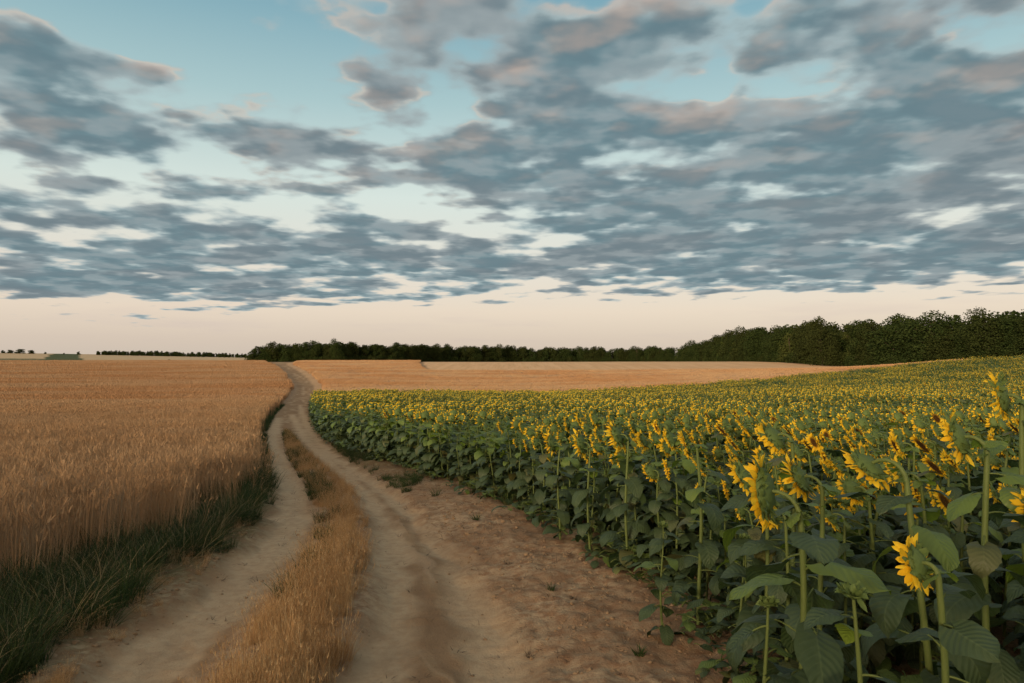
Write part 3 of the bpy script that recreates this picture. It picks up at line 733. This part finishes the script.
def plant_thing(rs, name, **k):
    p = plant(rs, detail=2, **k)
    root = bpy.data.objects.new(name, None); COL.objects.link(root); root.empty_display_size = .2
    p['stem'].obj('stem', [M_stem], root)
    for l, M in p['leaves']:
        o = l.obj('leaf', [M_leaf, M_stem], root); o.matrix_local = Matrix(M.tolist())
    b, d, pt, br = p['head']
    bloom = k.get('bloom', True)
    hd = b.obj('flower_head' if bloom else 'flower_bud', [M_recept], root); hd.matrix_local = p['HM']
    if bloom:
        d.obj('seed_disc', [M_disc], hd); pt.obj('ray_petals', [M_petal], hd)
    br.obj('bracts', [M_recept], hd)
    return root
KIDS = {}
def copy_tree(o):
    c = o.copy(); COL.objects.link(c)
    for ch in KIDS[o]:
        q = ch.copy(); COL.objects.link(q); q.parent = c
        for g in KIDS.get(ch, []):
            w = g.copy(); COL.objects.link(w); w.parent = q
    return c
def reg(o):
    KIDS[o] = list(o.children)
    for c in o.children: KIDS[c] = list(c.children)

FG = 'sunflowers in the rows of the field'
rs = np.random.default_rng(5)
# --- the sunflowers one can single out; (stem px, top row, depth, kwargs, label)
heroes = [
 (800,489,3.15, dict(rad=.105,pet=.088,nod=.12,az=math.radians(146),neck=.26,nleaf=19,leafL=(.17,.31)), 'nearest large sunflower, big head in side profile facing left above curving pale stem'),
 (927,458,3.5, dict(rad=.088,pet=.07,nod=.85,az=math.radians(128),neck=.24,lean=(-.10,0),nleaf=18), 'sunflower with a leaning stem and drooping head showing its green back and lower petals'),
 (987,434,3.9, dict(rad=.095,pet=.08,nod=.35,az=math.radians(132),neck=.20,nleaf=15), 'large sunflower facing left near the right picture edge with a thick pale stem'),
 (938,560,2.65, dict(rad=.06,pet=.062,nod=.35,az=math.radians(128),neck=.10,nleaf=14,leafL=(.12,.22)), 'small low sunflower at the lower right with petals above and below its green back'),
 (853,585,2.6, dict(bloom=False,nleaf=12,leafL=(.09,.19),rad=.09), 'unopened budding sunflower at the lower right, left of the small low bloom'),
 (628,433,8.2, dict(rad=.12,pet=.11,nod=.4,az=math.radians(150)), 'sunflower with bright head above the field edge, right of its two lower neighbours'),
 (590,441,9.1, dict(rad=.11,pet=.11,nod=.3,az=math.radians(150)), 'sunflower at the field edge directly left of the taller bright head'),
 (560,441,10., dict(rad=.11,pet=.10,nod=.3,az=math.radians(150)), 'leftmost of the three bright near sunflowers along the field edge'),
 (697,441,6.3, dict(rad=.085,pet=.07,nod=.3,az=math.radians(170),neck=.14), 'sunflower on a long bare pale stem with small head and green back facing left'),
 (822,474,4.1, dict(rad=.085,pet=.08,nod=.5,az=math.radians(140)), 'sunflower peeping out just behind the nearest large head'),
 (792,432,5.4, dict(rad=.105,pet=.085,nod=.7,az=math.radians(135)), 'sunflower with broad head above the nearest large one, petals hanging down'),
 (1022,392,4.6, dict(rad=.11,pet=.09,nod=.2,neck=.16,az=math.radians(138)), 'tall sunflower cut by the right picture edge, higher than its neighbours'),
 (663,522,6.0, dict(bloom=False,nleaf=13,leafL=(.10,.17),rad=.07), 'young budding sunflower standing alone on bare soil at the field edge'),
 (768,596,3.05, dict(bloom=False,nleaf=9,leafL=(.08,.15),rad=.06), 'thin small budding plant low in front of the nearest large sunflower'),
]
hero_xy = []
for px, row, dd, kw, lab in heroes:
    dr = ray(px, row); x = dr[0]/dr[1]*dd; y = dd; ztop = EYE + dr[2]/dr[1]*dd
    zg = float(ground_z(np.array([x]), np.array([y]))[0]) - .02
    bl = kw.get('bloom', True); hg = ztop - zg - (kw.get('neck',.17)*.42 if bl else .03)
    o = plant_thing(rs, 'sunflower', hgt=hg, **kw); o.location = (x, y, zg)
    tag(o, lab, 'sunflower', FG if bl else 'unopened young sunflowers')
    hero_xy.append((x, y))
# --- generic variants
variants = []
for i in range(9):
    o = plant_thing(rs, 'sunflower', hgt=1.42, rad=rs.uniform(.07,.115), pet=rs.uniform(.055,.08), nleaf=int(rs.integers(15,19)), leafL=(.15,.30), az=math.radians(138+rs.normal(0,14)), lean=(rs.normal(0,.05), rs.normal(0,.05)), neck=rs.uniform(.13,.2))
    reg(o); variants.append(o)
buds = []
for i in range(2):
    o = plant_thing(rs, 'sunflower', hgt=1.15, bloom=False, rad=.08, nleaf=17, leafL=(.10,.21)); reg(o); buds.append(o)
# --- planting positions: jittered rows
th = math.radians(38); ca, sa = math.cos(th), math.sin(th)
a, b = np.meshgrid(np.arange(-60, 230, .58), np.arange(-130, 190, .27))
a = a.ravel()+R.normal(0,.11,a.size); b = b.ravel()+R.normal(0,.08,b.size)
x = a*ca-b*sa; y = a*sa+b*ca
# rotate so that rows follow the near edge
vis = (np.abs(x) < .76*y+2.5) & (y > 1.2) & (y < 156); x, y = x[vis], y[vis]
s = sdf(x, y, SUN); k = (s > -.06); x, y, s = x[k], y[k], s[k]
d = np.hypot(x, y)
ok = (d > 3.1) & ~((x < 1.9) & (y < 3.9))
for hx, hy in hero_xy: ok &= np.hypot(x-hx, y-hy) > .24
for hx, hy in hero_xy[:5]:      # keep sight lines to the nearest heads clear
    hd = math.hypot(hx, hy); ok &= ~((d < hd) & (np.abs(np.arctan2(x,y)-math.atan2(hx,hy)+.03) < .10))
for hx, hy in hero_xy[:4]:
    hd = math.hypot(hx, hy); ok &= ~((d < hd+1.2) & (np.abs(np.arctan2(x,y)-math.atan2(hx,hy)+.05) < .085))
x, y, s, d = x[ok], y[ok], s[ok], d[ok]
o_ = np.argsort(d + np.where(np.abs(x) > .73*y+.15, 1000, 0)); x, y, s, d = x[o_], y[o_], s[o_], d[o_]
NI = 300-len(heroes)
z = ground_z(x, y) - .02
print('plants', len(x), 'individual reach', d[NI])
used = set()
for i in range(NI):
    edge = s[i] < .7
    isb = R.random() < (.26 if edge else .24)
    src = buds if isb else variants
    j = int(R.integers(0, len(src))); o0 = src[j]
    if id(o0) in used: o = copy_tree(o0)
    else: o = o0; used.add(id(o0))
    sc = R.uniform(.84,1.09) if not isb else R.uniform(.75,1.15)
    if edge and not isb: sc *= R.uniform(.82,1.0)
    sc *= .84+.32*float(fbm(np.array([x[i]/1.6]), np.array([y[i]/2.2]), 2, 122)[0])
    o.location = (x[i], y[i], z[i]); o.rotation_euler = (R.normal(0,.04), R.normal(0,.04), R.normal(0,.3)); o.scale = (sc,)*3
    if isb and not edge: tag(o, 'green unopened sunflower crowded among the flowering near rows', 'sunflower', 'unopened sunflowers inside the field')
    elif isb: tag(o, 'green unopened young sunflower in the crowded outer row', 'sunflower', 'young sunflowers in the outer row')
    elif edge: tag(o, 'leafy flowering sunflower in the outermost row beside the track', 'sunflower', 'sunflowers of the outermost row')
    else: tag(o, 'flowering sunflower crowded among the near rows inside the field', 'sunflower', FG)
for o0 in variants+buds:
    if id(o0) not in used:
        for c in list(o0.children):
            for g in list(c.children): bpy.data.objects.remove(g)
            bpy.data.objects.remove(c)
        bpy.data.objects.remove(o0)
# --- the remaining thousands
x, y, d, z = x[NI:], y[NI:], d[NI:], z[NI:]
mid = [plant_merged(rs, 'sunflower_plant', 1, hgt=1.42, rad=rs.uniform(.09,.125), pet=rs.uniform(.06,.085), nleaf=15, leafL=(.16,.31), az=math.radians(138+rs.normal(0,16))) for _ in range(4)]+[plant_merged(rs, 'sunflower_plant', 1, hgt=1.3, bloom=False, rad=.09, nleaf=19, leafL=(.14,.27)) for _ in range(3)]
low = [plant_merged(rs, 'sunflower_small', 0, hgt=1.42, rad=.09, pet=rs.uniform(.05,.07), nleaf=11, az=math.radians(135+rs.normal(0,16)), leafL=(.20,.34)) for _ in range(3)]+[plant_merged(rs, 'sunflower_small', 0, hgt=1.32, bloom=False, rad=.09, nleaf=15, leafL=(.18,.32)) for _ in range(4)]
tm = mid+low; n = len(x); far = d > 26
pat = fbm(x/5., y/7., 3, 121); pat2 = fbm(x/1.6, y/2.2, 2, 122)
nb = R.random(n) < sstep(.40,.60,pat*.6+pat2*.4+.02)*.52+.07          # where most heads are open
idx = np.where(nb, R.integers(0,3,n), R.integers(4,7,n)) + np.where(far, 7, 0)
keep = R.random(n) > .25*sstep(.58,.40,pat2)
names = sorted(range(14), key=lambda i: tm[i].name); inv = np.empty(14,int)
for pos_, i in enumerate(names): inv[i] = pos_
scatter('sunflower_field', 'thousands of sunflowers filling the field behind the near rows', 'sunflowers', np.stack([x,y,z],-1)[keep],
        np.stack([R.normal(0,.05,n), R.normal(0,.05,n), R.normal(0,.35,n)],-1)[keep], (R.uniform(.84,1.09,n)*(.80+.40*pat))[keep], inv[idx][keep], tm)

t_lowleaf = []
for i in range(3):
    q_ = G(); 
    for k_ in range(9): 
        l_ = leaf_geo(rs.uniform(.07,.14), rs.uniform(.04,.1), 1, rs, rs.uniform(.2,1.4), 1 if rs.random() < .3 else 0); M_ = Matrix.Translation((rs.uniform(-.12,.12), rs.uniform(-.12,.12), rs.uniform(.0,.22))) @ Matrix.Rotation(rs.uniform(0,6.28),4,'Z')
        q_.merge(l_, np.array(M_))
    t_lowleaf.append(q_.obj('low_leaves', [M_leaf, M_stem], link=False))
x_, y_ = R.uniform(-30,12,24000), R.uniform(3,60,24000); sd_ = sdf(x_,y_,SUN); k = (sd_ > -.22) & (sd_ < 1.3) & (np.abs(x_) < .8*y_+2) & (np.hypot(x_,y_) > 3.4) & (fbm(x_*1.5,y_*1.5,2,99) > .36)
scat('sunflower_undergrowth', 'low broad leaved weeds between the feet of the outer sunflowers', 'weeds', x_[k], y_[k], t_lowleaf, .7, 1.5)
x_, y_ = pts_in(SUN, 9, (-30, 12, 4, 60)); k = (sdf(x_,y_,SUN) < .9) & (fbm(x_*.9,y_*.9,2,98) > .45)
scat('sunflower_edge_grass', 'green grass between the feet of the outer sunflowers', 'grass', x_[k], y_[k], t_grn, .4, .8)
# weeds standing alone on the bank
def weed(px, row, hgt, green, lab):
    x, y = hit(px, row); z = float(ground_z(np.array([x]),np.array([y]))[0])
    g = grass_clump(34, hgt*.35, (hgt*.5,hgt*1.2), .012 if green else .006, .5, .8)
    o = g.obj('weed_tuft', [M_green if green else M_bark]); o.location = (x,y,z)
    tag(o, lab, 'weed', 'weed tufts on the sandy bank')
for a in [(285,436,.42,1,'bushy green weed at the far tip of the dry grass strip'), (551,596,.10,1,'small green weed tuft alone on bare sand below the sunflower edge'), (477,524,.16,1,'green weed tuft on the bank crest halfway up the track'),
          (436,499,.22,1,'bushy green weed tuft at the foot of the bank, farthest up the track'), (530,650,.09,0,'withered brown weed tuft lying on the sand near the bottom'),
          (574,606,.08,0,'tiny withered brown weed tuft right of the small green one'), (509,566,.07,0,'flat brown weed tuft at the right edge of the right rut'), (640,668,.10,1,'low green weed tuft on the sand near the lowest sunflowers')]:
    weed(*a)

# ------------------------------------------------------------------ trees
def tree_parts(seed, hgt, wid, low=.06, lobes=13, nleaf=3800, leaf=.72, trunk_r=.22):
    q = np.random.default_rng(seed); tr, cr = G(), G()
    n = 8; t = np.linspace(0,1,n); path = np.stack([.25*np.sin(t*3+seed)*t*2, .2*np.cos(t*4+seed)*t*2, hgt*.85*t], -1)
    v, f, c = tube(path, np.interp(t,[0,.1,1],[trunk_r*1.5,trunk_r,.04]), 7); tr.add(v, f, c=c)
    cen = []
    for i in range(lobes):
        hh = low+(1-low)*(i+.5)/lobes*.92; prof = np.interp(hh,[0,.15,.45,.75,1],[.85,1.0,1,.86,.5])
        a = q.uniform(0,6.28); r = wid*.5*prof*q.uniform(.25,.75)
        cpt = np.array([r*math.cos(a), r*math.sin(a), hh*hgt]); rad = wid*.5*q.uniform(.45,.72)*prof; cen.append((cpt, rad))
        p0 = np.array([np.interp(max(hh-.15,.05),t*.85,path[:,k]) for k in range(3)]); p0[2] = max(hh-.15,.05)*hgt
        pp = np.linspace(0,1,4)[:,None]; lp = p0*(1-pp)+cpt*pp+np.array([0,0,.3])*np.sin(pp*3)
        v, f, c = tube(lp, np.linspace(trunk_r*.45,.03,4), 4); tr.add(v, f, c=c)
    rads = np.array([r for _, r in cen]); pr = rads**2/np.sum(rads**2); which = q.choice(lobes, nleaf, p=pr)
    C = np.array([c for c,_ in cen])[which]; rr = rads[which]
    dirs = q.normal(size=(nleaf,3)); dirs /= np.linalg.norm(dirs,axis=1)[:,None]
    rad = rr*(.55+.5*q.random(nleaf)**.6)*(1+.3*(vnoise(dirs[:,0]*3+which, dirs[:,2]*3, seed)-.5)*2)
    pos = C+dirs*rad[:,None]*[1,1,.8]; keep = pos[:,2] > .1; pos = pos[keep]; dirs = dirs[keep]; m = len(pos)
    nr = dirs+q.normal(0,.6,(m,3)); nr /= np.linalg.norm(nr,axis=1)[:,None]
    a1 = np.cross(nr,[.3,.2,.93]); a1 /= np.linalg.norm(a1,axis=1)[:,None]; a2 = np.cross(nr,a1); s1 = (leaf*q.uniform(.4,1.1,m))[:,None]; s2 = s1*q.uniform(.5,.9,m)[:,None]
    v = np.stack([pos-a1*s1*.5, pos-a2*s2*.5+a1*s1*.1, pos+a1*s1*.5, pos+a2*s2*.5], 1).reshape(-1,3)
    c = np.zeros((m,4,3)); c[...,2] = q.random(m)[:,None]
    cr.add(v, np.arange(m*4).reshape(-1,4), c=c.reshape(-1,3))
    return tr, cr
def tree_thing(seed, name='tree', fm=None, **k):
    tr, cr = tree_parts(seed, **k)
    r = bpy.data.objects.new(name, None); COL.objects.link(r)
    tr.obj('trunk', [M_bark], r); cr.obj('crown', [fm or M_fol], r, smooth=False); reg(r); return r
def tree_flat(seed, fm=None, **k):
    tr, cr = tree_parts(seed, **k); g = G(); g.merge(tr); cr.m4=[np.full_like(a,1) for a in cr.m4]; g.merge(cr)
    return g.obj('woodland_tree', [M_bark, fm or M_fol], link=False, smooth=False)
tv = [tree_thing(100+i, hgt=14, wid=9.5+(i%3), lobes=17, nleaf=9500, leaf=.56) for i in range(6)]
tp = [tree_thing(140+i, fm=M_fol2, hgt=11, wid=8, lobes=12, nleaf=3000) for i in range(2)]
tused = set()
def put_tree(src, x, y, s, lab, group, sz=1.0, cat='tree'):
    if id(src) in tused: o = copy_tree(src)
    else: o = src; tused.add(id(src))
    o.location = (x, y, float(h0(x,y))-.2); o.rotation_euler = (0,0,R.uniform(0,6.28)); o.scale = (s*R.uniform(.9,1.15), s*R.uniform(.9,1.15), s*sz)
    return tag(o, lab, cat, group)
def along(pl, step, jit):
    out = []; carry = 0
    for (ax,ay),(bx,by) in zip(pl[:-1],pl[1:]):
        L = math.hypot(bx-ax,by-ay); t = carry
        while t < L:
            out.append((ax+(bx-ax)*t/L+R.normal(0,jit), ay+(by-ay)*t/L+R.normal(0,jit), (bx-ax)/L, (by-ay)/L)); t += step*R.uniform(.75,1.25)
        carry = t-L
    return out
edgeR = [(128,95),(133,150),(136,190),(124,245),(117,300),(122,400),(134,500),(128,560)]
edgeM = [(128,575),(110,610),(60,645),(0,630),(-60,560),(-85,500),(-112,472),(-171,468)]
deep = []
for i,(x,y,tx,ty) in enumerate(along(edgeR, 6.2, 1.0)):
    pale = 255 < y < 560 and R.random() < .22
    s = R.uniform(.76,1.14)
    s *= float(np.interp(y,[90,200,280,400,560],[1.24,1.20,1.08,1.18,1.0]))
    put_tree(tp[int(R.integers(0,2))] if pale else tv[int(R.integers(0,6))], x, y, s,
             'paler green tree at the front of the wood right of the fields' if pale else 'dense dark green tree in the wood right of the sunflower field',
             'paler trees of the right wood' if pale else 'dark trees of the right wood')
    for q in (6,12,19): deep.append((x+q+R.normal(0,1.5), y+R.normal(0,2)))
for i,(x,y,tx,ty) in enumerate(along(edgeM, 7.0, 1.2)):
    s = R.uniform(.66,1.12) if x > -100 else R.uniform(.85,1.15)
    if x < -160: s *= .62
    put_tree(tv[int(R.integers(0,6))], x, y, s, 'dark green tree in the wood along the horizon behind the wheat', 'dark trees of the horizon wood')
    for q in (6,12,19,27): deep.append((x+R.normal(0,3)+ (q*.4 if x < -100 else 0), y+q+R.normal(0,1.5)))
x338 = (338-512)/F*470
put_tree(tv[2], x338, 466, .85, 'taller narrow tree rising above the horizon wood near the track', None, 1.32)
put_tree(tv[4], (822-512)/F*262, 262, 1.12, 'ragged tree rising above the skyline of the right wood', None, 1.14)
dx = np.array(deep); td = [tree_flat(200+i, hgt=14, wid=9.5, lobes=13, nleaf=2600, leaf=.95) for i in range(3)]
n = len(dx)
scatter('woodland', 'dark interior of the wood behind its front trees', 'wood', np.c_[dx, h0(dx[:,0],dx[:,1])-.2], np.c_[np.zeros((n,2)), R.uniform(0,6.28,n)], R.uniform(.78,1.02,n)*np.where(dx[:,0] > 100, np.interp(dx[:,1],[90,200,280,400,560],[1.32,1.28,1.16,1.25,1.0]), 1.), R.integers(0,3,n), td)
# underwood closing the foot of the wood
tb = [tree_flat(220+i, hgt=4.2, wid=6.5, low=.02, lobes=9, nleaf=1500, leaf=.6, trunk_r=.08) for i in range(3)]
ub = [(x-R.uniform(1,3.5)*ty*1, y-abs(tx)*R.uniform(1,3)) for x,y,tx,ty in along(edgeR,3.4,.6)+along(edgeM,2.6,.8)]
ub = np.array([(x, y) for x, y in ub]); n = len(ub)
scatter('underwood', 'dense dark bushes closing the foot of the wood', 'bushes', np.c_[ub, h0(ub[:,0],ub[:,1])-.1], np.c_[np.zeros((n,2)), R.uniform(0,6.28,n)], R.uniform(.6,1.15,n), R.integers(0,3,n), tb)
# far left hillside: hedgerow trees
def pxy(px, dist): return (px-512)/F*dist, dist
fl = []
for px in np.arange(98, 262, 1.5):
    fl.append(pxy(px+R.normal(0,1), 1330+R.normal(0,12)))
for px in np.arange(98, 262, 1.5): fl.append(pxy(px+R.normal(0,1), 1300+R.normal(0,12)))
fl = np.array(fl); n = len(fl)
fsc = R.uniform(.36,.74,n)*np.interp(fl[:,0]/fl[:,1]*F+512,[98,160,240],[.85,1.,.8])
scatter('tree_line', 'thin dark line of trees on the far left horizon', 'trees', np.c_[fl, h0(fl[:,0],fl[:,1])-.3], np.c_[np.zeros((n,2)), R.uniform(0,6.28,n)], fsc, R.integers(0,3,n), [t.copy() for t in td])
for px, s, lab in [(9,1.15,'low dark round tree at the left end of the far hillside clump'),(20,1.5,'largest dark round tree of the far left hillside clump'),(31,1.2,'dark tree at the right end of the far left hillside clump'),
                   (3,.6,'small dark tree at the very left edge of the picture'),(79,.6,'small dark tree right of the far green field'),(99,.62,'lone dark tree on the far hillside left of the thin tree line'),(107,.4,'small bush beside the lone far hillside tree'),(45,.4,'tiny pale bush above the far green field'),(64,.3,'tiny dark bush on top of the far green field')]:
    x, y = pxy(px, 1290); put_tree(tv[int(R.integers(0,6))], x, y, s, lab, 'far hillside trees', .7 if s < 1.1 else .42)
for px, s, lab in [(156,.28,'small dark bush in the far pale field, left one of the pair'),(169,.36,'wider dark bush in the far pale field, right one of the pair'),(190,.3,'small dark bush below the far tree line')]:
    x, y = pxy(px, 800); put_tree(tv[int(R.integers(0,6))], x, y, s, lab, 'far hillside trees', .6, 'bush')
# unseen tree row added behind the camera to shade the foreground
SAZ = math.radians(212)   # compass-like azimuth of the sun measured from +Y towards +X
SEL = math.radians(9.0)
sx, sy = math.sin(SAZ), math.cos(SAZ)
for i in range(22):
    off = (i-10.5)*4.6; bx = sx*27 + (-sy)*off*-1; by = sy*27 + sx*off*-1
    put_tree(tv[i % 6], bx+R.normal(0,.8), by+R.normal(0,.8), R.uniform(.43,.53), 'unseen tree added behind the camera to shade the foreground', 'unseen shade trees added behind the viewpoint')

# ------------------------------------------------------------------ camera
cam = bpy.data.cameras.new('camera'); co = bpy.data.objects.new('camera', cam); COL.objects.link(co)
cam.sensor_width = 36; cam.lens = 36*F/W; cam.clip_end = 8000; cam.clip_start = .05
co.location = (0,0,EYE); co.rotation_euler = (math.pi/2+PITCH, 0, 0)
S.camera = co

# ------------------------------------------------------------------ light
sun = bpy.data.lights.new('sun','SUN'); so = bpy.data.objects.new('sun', sun); COL.objects.link(so)
sun.energy = 3.6; sun.angle = math.radians(9); sun.color = (1,.77,.52)
dv = Vector((math.sin(SAZ)*math.cos(SEL), math.cos(SAZ)*math.cos(SEL), math.sin(SEL)))
so.rotation_euler = dv.to_track_quat('Z','Y').to_euler()

w = bpy.data.worlds.new('World'); S.world = w; w.use_nodes = True; nt = w.node_tree
bg = nt.nodes['Background']
tc = nt.nodes.new('ShaderNodeTexCoord'); gen = N(nt, tc.outputs['Generated'])
nz_ = nt.nodes.new('ShaderNodeVectorMath'); nz_.operation='NORMALIZE'; nt.links.new(gen.s, nz_.inputs[0]); dirn = N(nt, nz_.outputs[0])
sp = nt.nodes.new('ShaderNodeSeparateXYZ'); nt.links.new(dirn.s, sp.inputs[0]); dxn, dyn, dzn = (N(nt, sp.outputs[i]) for i in range(3))
sky = nt.nodes.new('ShaderNodeTexSky'); sky.sky_type='NISHITA'; sky.sun_disc=False; sky.sun_elevation=SEL; sky.sun_rotation=SAZ
el = dzn.f('ARCSINE'); az = dxn.f('ARCTAN2', dyn)
def ramp(fac, stops):
    r = nt.nodes.new('ShaderNodeValToRGB'); nt.links.new(fac.s, r.inputs[0]); e = r.color_ramp.elements
    while len(e) < len(stops): e.new(.5)
    for q,(p_,c_) in zip(e, stops): q.position = p_; q.color = c_+(1,)
    return N(nt, r.outputs[0])
eln = (el/ .55)
clear = ramp(eln, [(0.,(.66,.57,.49)),(.05,(.72,.60,.51)),(.12,(.86,.71,.58)),(.22,(.86,.78,.67)),(.40,(.76,.85,.78)),(.62,(.44,.63,.64)),(.86,(.20,.41,.50)),(1.,(.17,.37,.46))])
nk = nt.nodes.new('ShaderNodeVectorMath'); nk.operation='SCALE'; nt.links.new(sky.outputs[0], nk.inputs[0]); nk.inputs['Scale'].default_value = .12
clear = mix(nt, .15, clear, N(nt, nk.outputs[0]))
# cloud layer: planar projection of the direction onto a deck
zz = dzn.f('MAXIMUM', 0.)+.08
cv = nt.nodes.new('ShaderNodeCombineXYZ'); nt.links.new((dxn/zz).s, cv.inputs[0]); nt.links.new((dyn/zz).s, cv.inputs[1]); cp = N(nt, cv.outputs[0])
def blob(px, row, sx_, sy_, amp):
    a0 = math.atan((px-512)/F); e0 = math.atan((HROW-row)/F*math.cos(a0))
    qa = (az-a0)*(F/sx_*max(.3,1/math.cos(a0)**2)) ; qe = (el-e0)*(F/sy_)
    return ((qa*qa+qe*qe)*-1.).f('EXPONENT')*amp
blobs = [(780,150,320,140,.135),(850,20,110,26,.10),(480,150,50,30,.06),(20,20,60,18,.05),(265,60,130,45,-.24),(120,12,150,22,-.16),(430,100,40,60,-.08),(390,200,120,20,-.20),(480,218,60,16,-.12),(390,76,60,16,.25),(330,62,50,12,.14),(230,205,60,10,-.10),(200,160,30,8,-.10),(60,235,60,9,-.10),
         (80,80,120,28,.20),(60,45,60,12,.08),(110,130,70,14,.08),(130,185,130,35,.13),(280,140,110,22,.20),(620,190,180,80,.10),(620,110,130,40,.08),(250,270,260,34,.16),(800,230,230,50,.12),(560,40,90,26,.17),(700,30,80,30,.12),
         (870,150,120,30,.10),(540,238,40,10,-.14),(655,222,40,8,-.05),(720,80,14,30,-.16),(840,85,80,16,-.06),(985,25,50,20,-.14),(930,60,60,12,.16),(690,90,60,40,.08),(960,215,30,10,-.08),(850,240,30,10,-.08),(100,295,200,14,.14),(780,275,260,20,.14)]
cov = None
for b_ in blobs:
    q = blob(*b_); cov = q if cov is None else cov+q
def density(vec):
    a = noise(nt, vec, .9, 2, .5, 0., '2D'); b = noise(nt, vec, 3.1, 3, .45, .0, '2D'); c = noise(nt, vec, 8.5, 4, .52, 0., '2D')
    return (a-.5)*.42+(b-.5)*.90+(c-.5)*.18+.5
den = density(cp) + cov + .04
n_e = noise(nt, vmul(nt, cp, (.16,.5,1)), 1.2, 5, .6, 0., '2D')
bot = (az.ss(-.50,.0)*.044 + .017) + (n_e-.5)*.10
t_e = ((el-bot)*14.).f('MAXIMUM', 0.).f('MINIMUM', 1.)
den = den - (1-t_e)*.5
den = den + (1-el.ss(.08,.2))*t_e*.05
D = den.ss(.455,.615)
core = den.ss(.52,.72)
off = nt.nodes.new('ShaderNodeVectorMath'); off.operation='ADD'; nt.links.new(cp.s, off.inputs[0]); off.inputs[1].default_value = (-.07,-.13,0)
rel = density(cp)-density(N(nt, off.outputs[0]))
lit = rel.ss(.0,.34)
up = el.ss(.14,.40)
ccol = mix(nt, core, (.43,.53,.54), (.155,.25,.285))
ccol = mix(nt, noise(nt, cp, 1.3, 3, .5, 0., '2D').ss(.44,.62)*.4, ccol, (.235,.225,.235))
ccol = mix(nt, noise(nt, cp, 5.5, 4, .55, 0., '2D').ss(.40,.68)*.28, ccol, (.30,.34,.36))
ccol = mix(nt, lit*up*.62, ccol, (.74,.50,.37))
ccol = mix(nt, lit*.18, ccol, (.33,.36,.37))
lump = noise(nt, cp, 4.2, 3, .5, .0, '2D')
ccol = mix(nt, lump.ss(.42,.62)*core.ss(.1,.9)*.42, ccol, (.100,.160,.195)); ccol = mix(nt, lump.ss(.52,.34)*.42, ccol, (.36,.41,.42))
rim = D.ss(.05,.6)*D.ss(1.,.5)*rel.ss(-.02,.08)*up
ccol = mix(nt, rim*.65, ccol, (.82,.55,.38))
skyc = mix(nt, D*.97, clear, ccol)
skyc = mix(nt, noise(nt, vmul(nt, cp, (.25,.25,.25)), 2., 4).ss(.5,.7)*el.ss(.10,.05)*.25, skyc, (.60,.50,.47))
# afterglow round the low sun behind the viewer, and the neutral deck overhead
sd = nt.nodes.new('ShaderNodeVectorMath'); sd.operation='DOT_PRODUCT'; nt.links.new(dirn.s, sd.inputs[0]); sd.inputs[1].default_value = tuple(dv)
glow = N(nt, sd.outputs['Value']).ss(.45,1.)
skyc = mix(nt, el.ss(.55,.9)*.65, skyc, (.40,.38,.35))
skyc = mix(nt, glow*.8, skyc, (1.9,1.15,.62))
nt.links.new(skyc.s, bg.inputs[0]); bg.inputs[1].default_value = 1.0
w.cycles.sampling_method = 'MANUAL'; w.cycles.sample_map_resolution = 512

S.view_settings.view_transform = 'Standard'; S.view_settings.look = 'None'; S.view_settings.exposure = 0; S.view_settings.gamma = 1
S.cycles.use_denoising = True
S.cycles.max_bounces = 5; S.cycles.diffuse_bounces = 3; S.cycles.transmission_bounces = 3; S.cycles.glossy_bounces = 2
S.cycles.use_adaptive_sampling = True; S.cycles.adaptive_threshold = .02
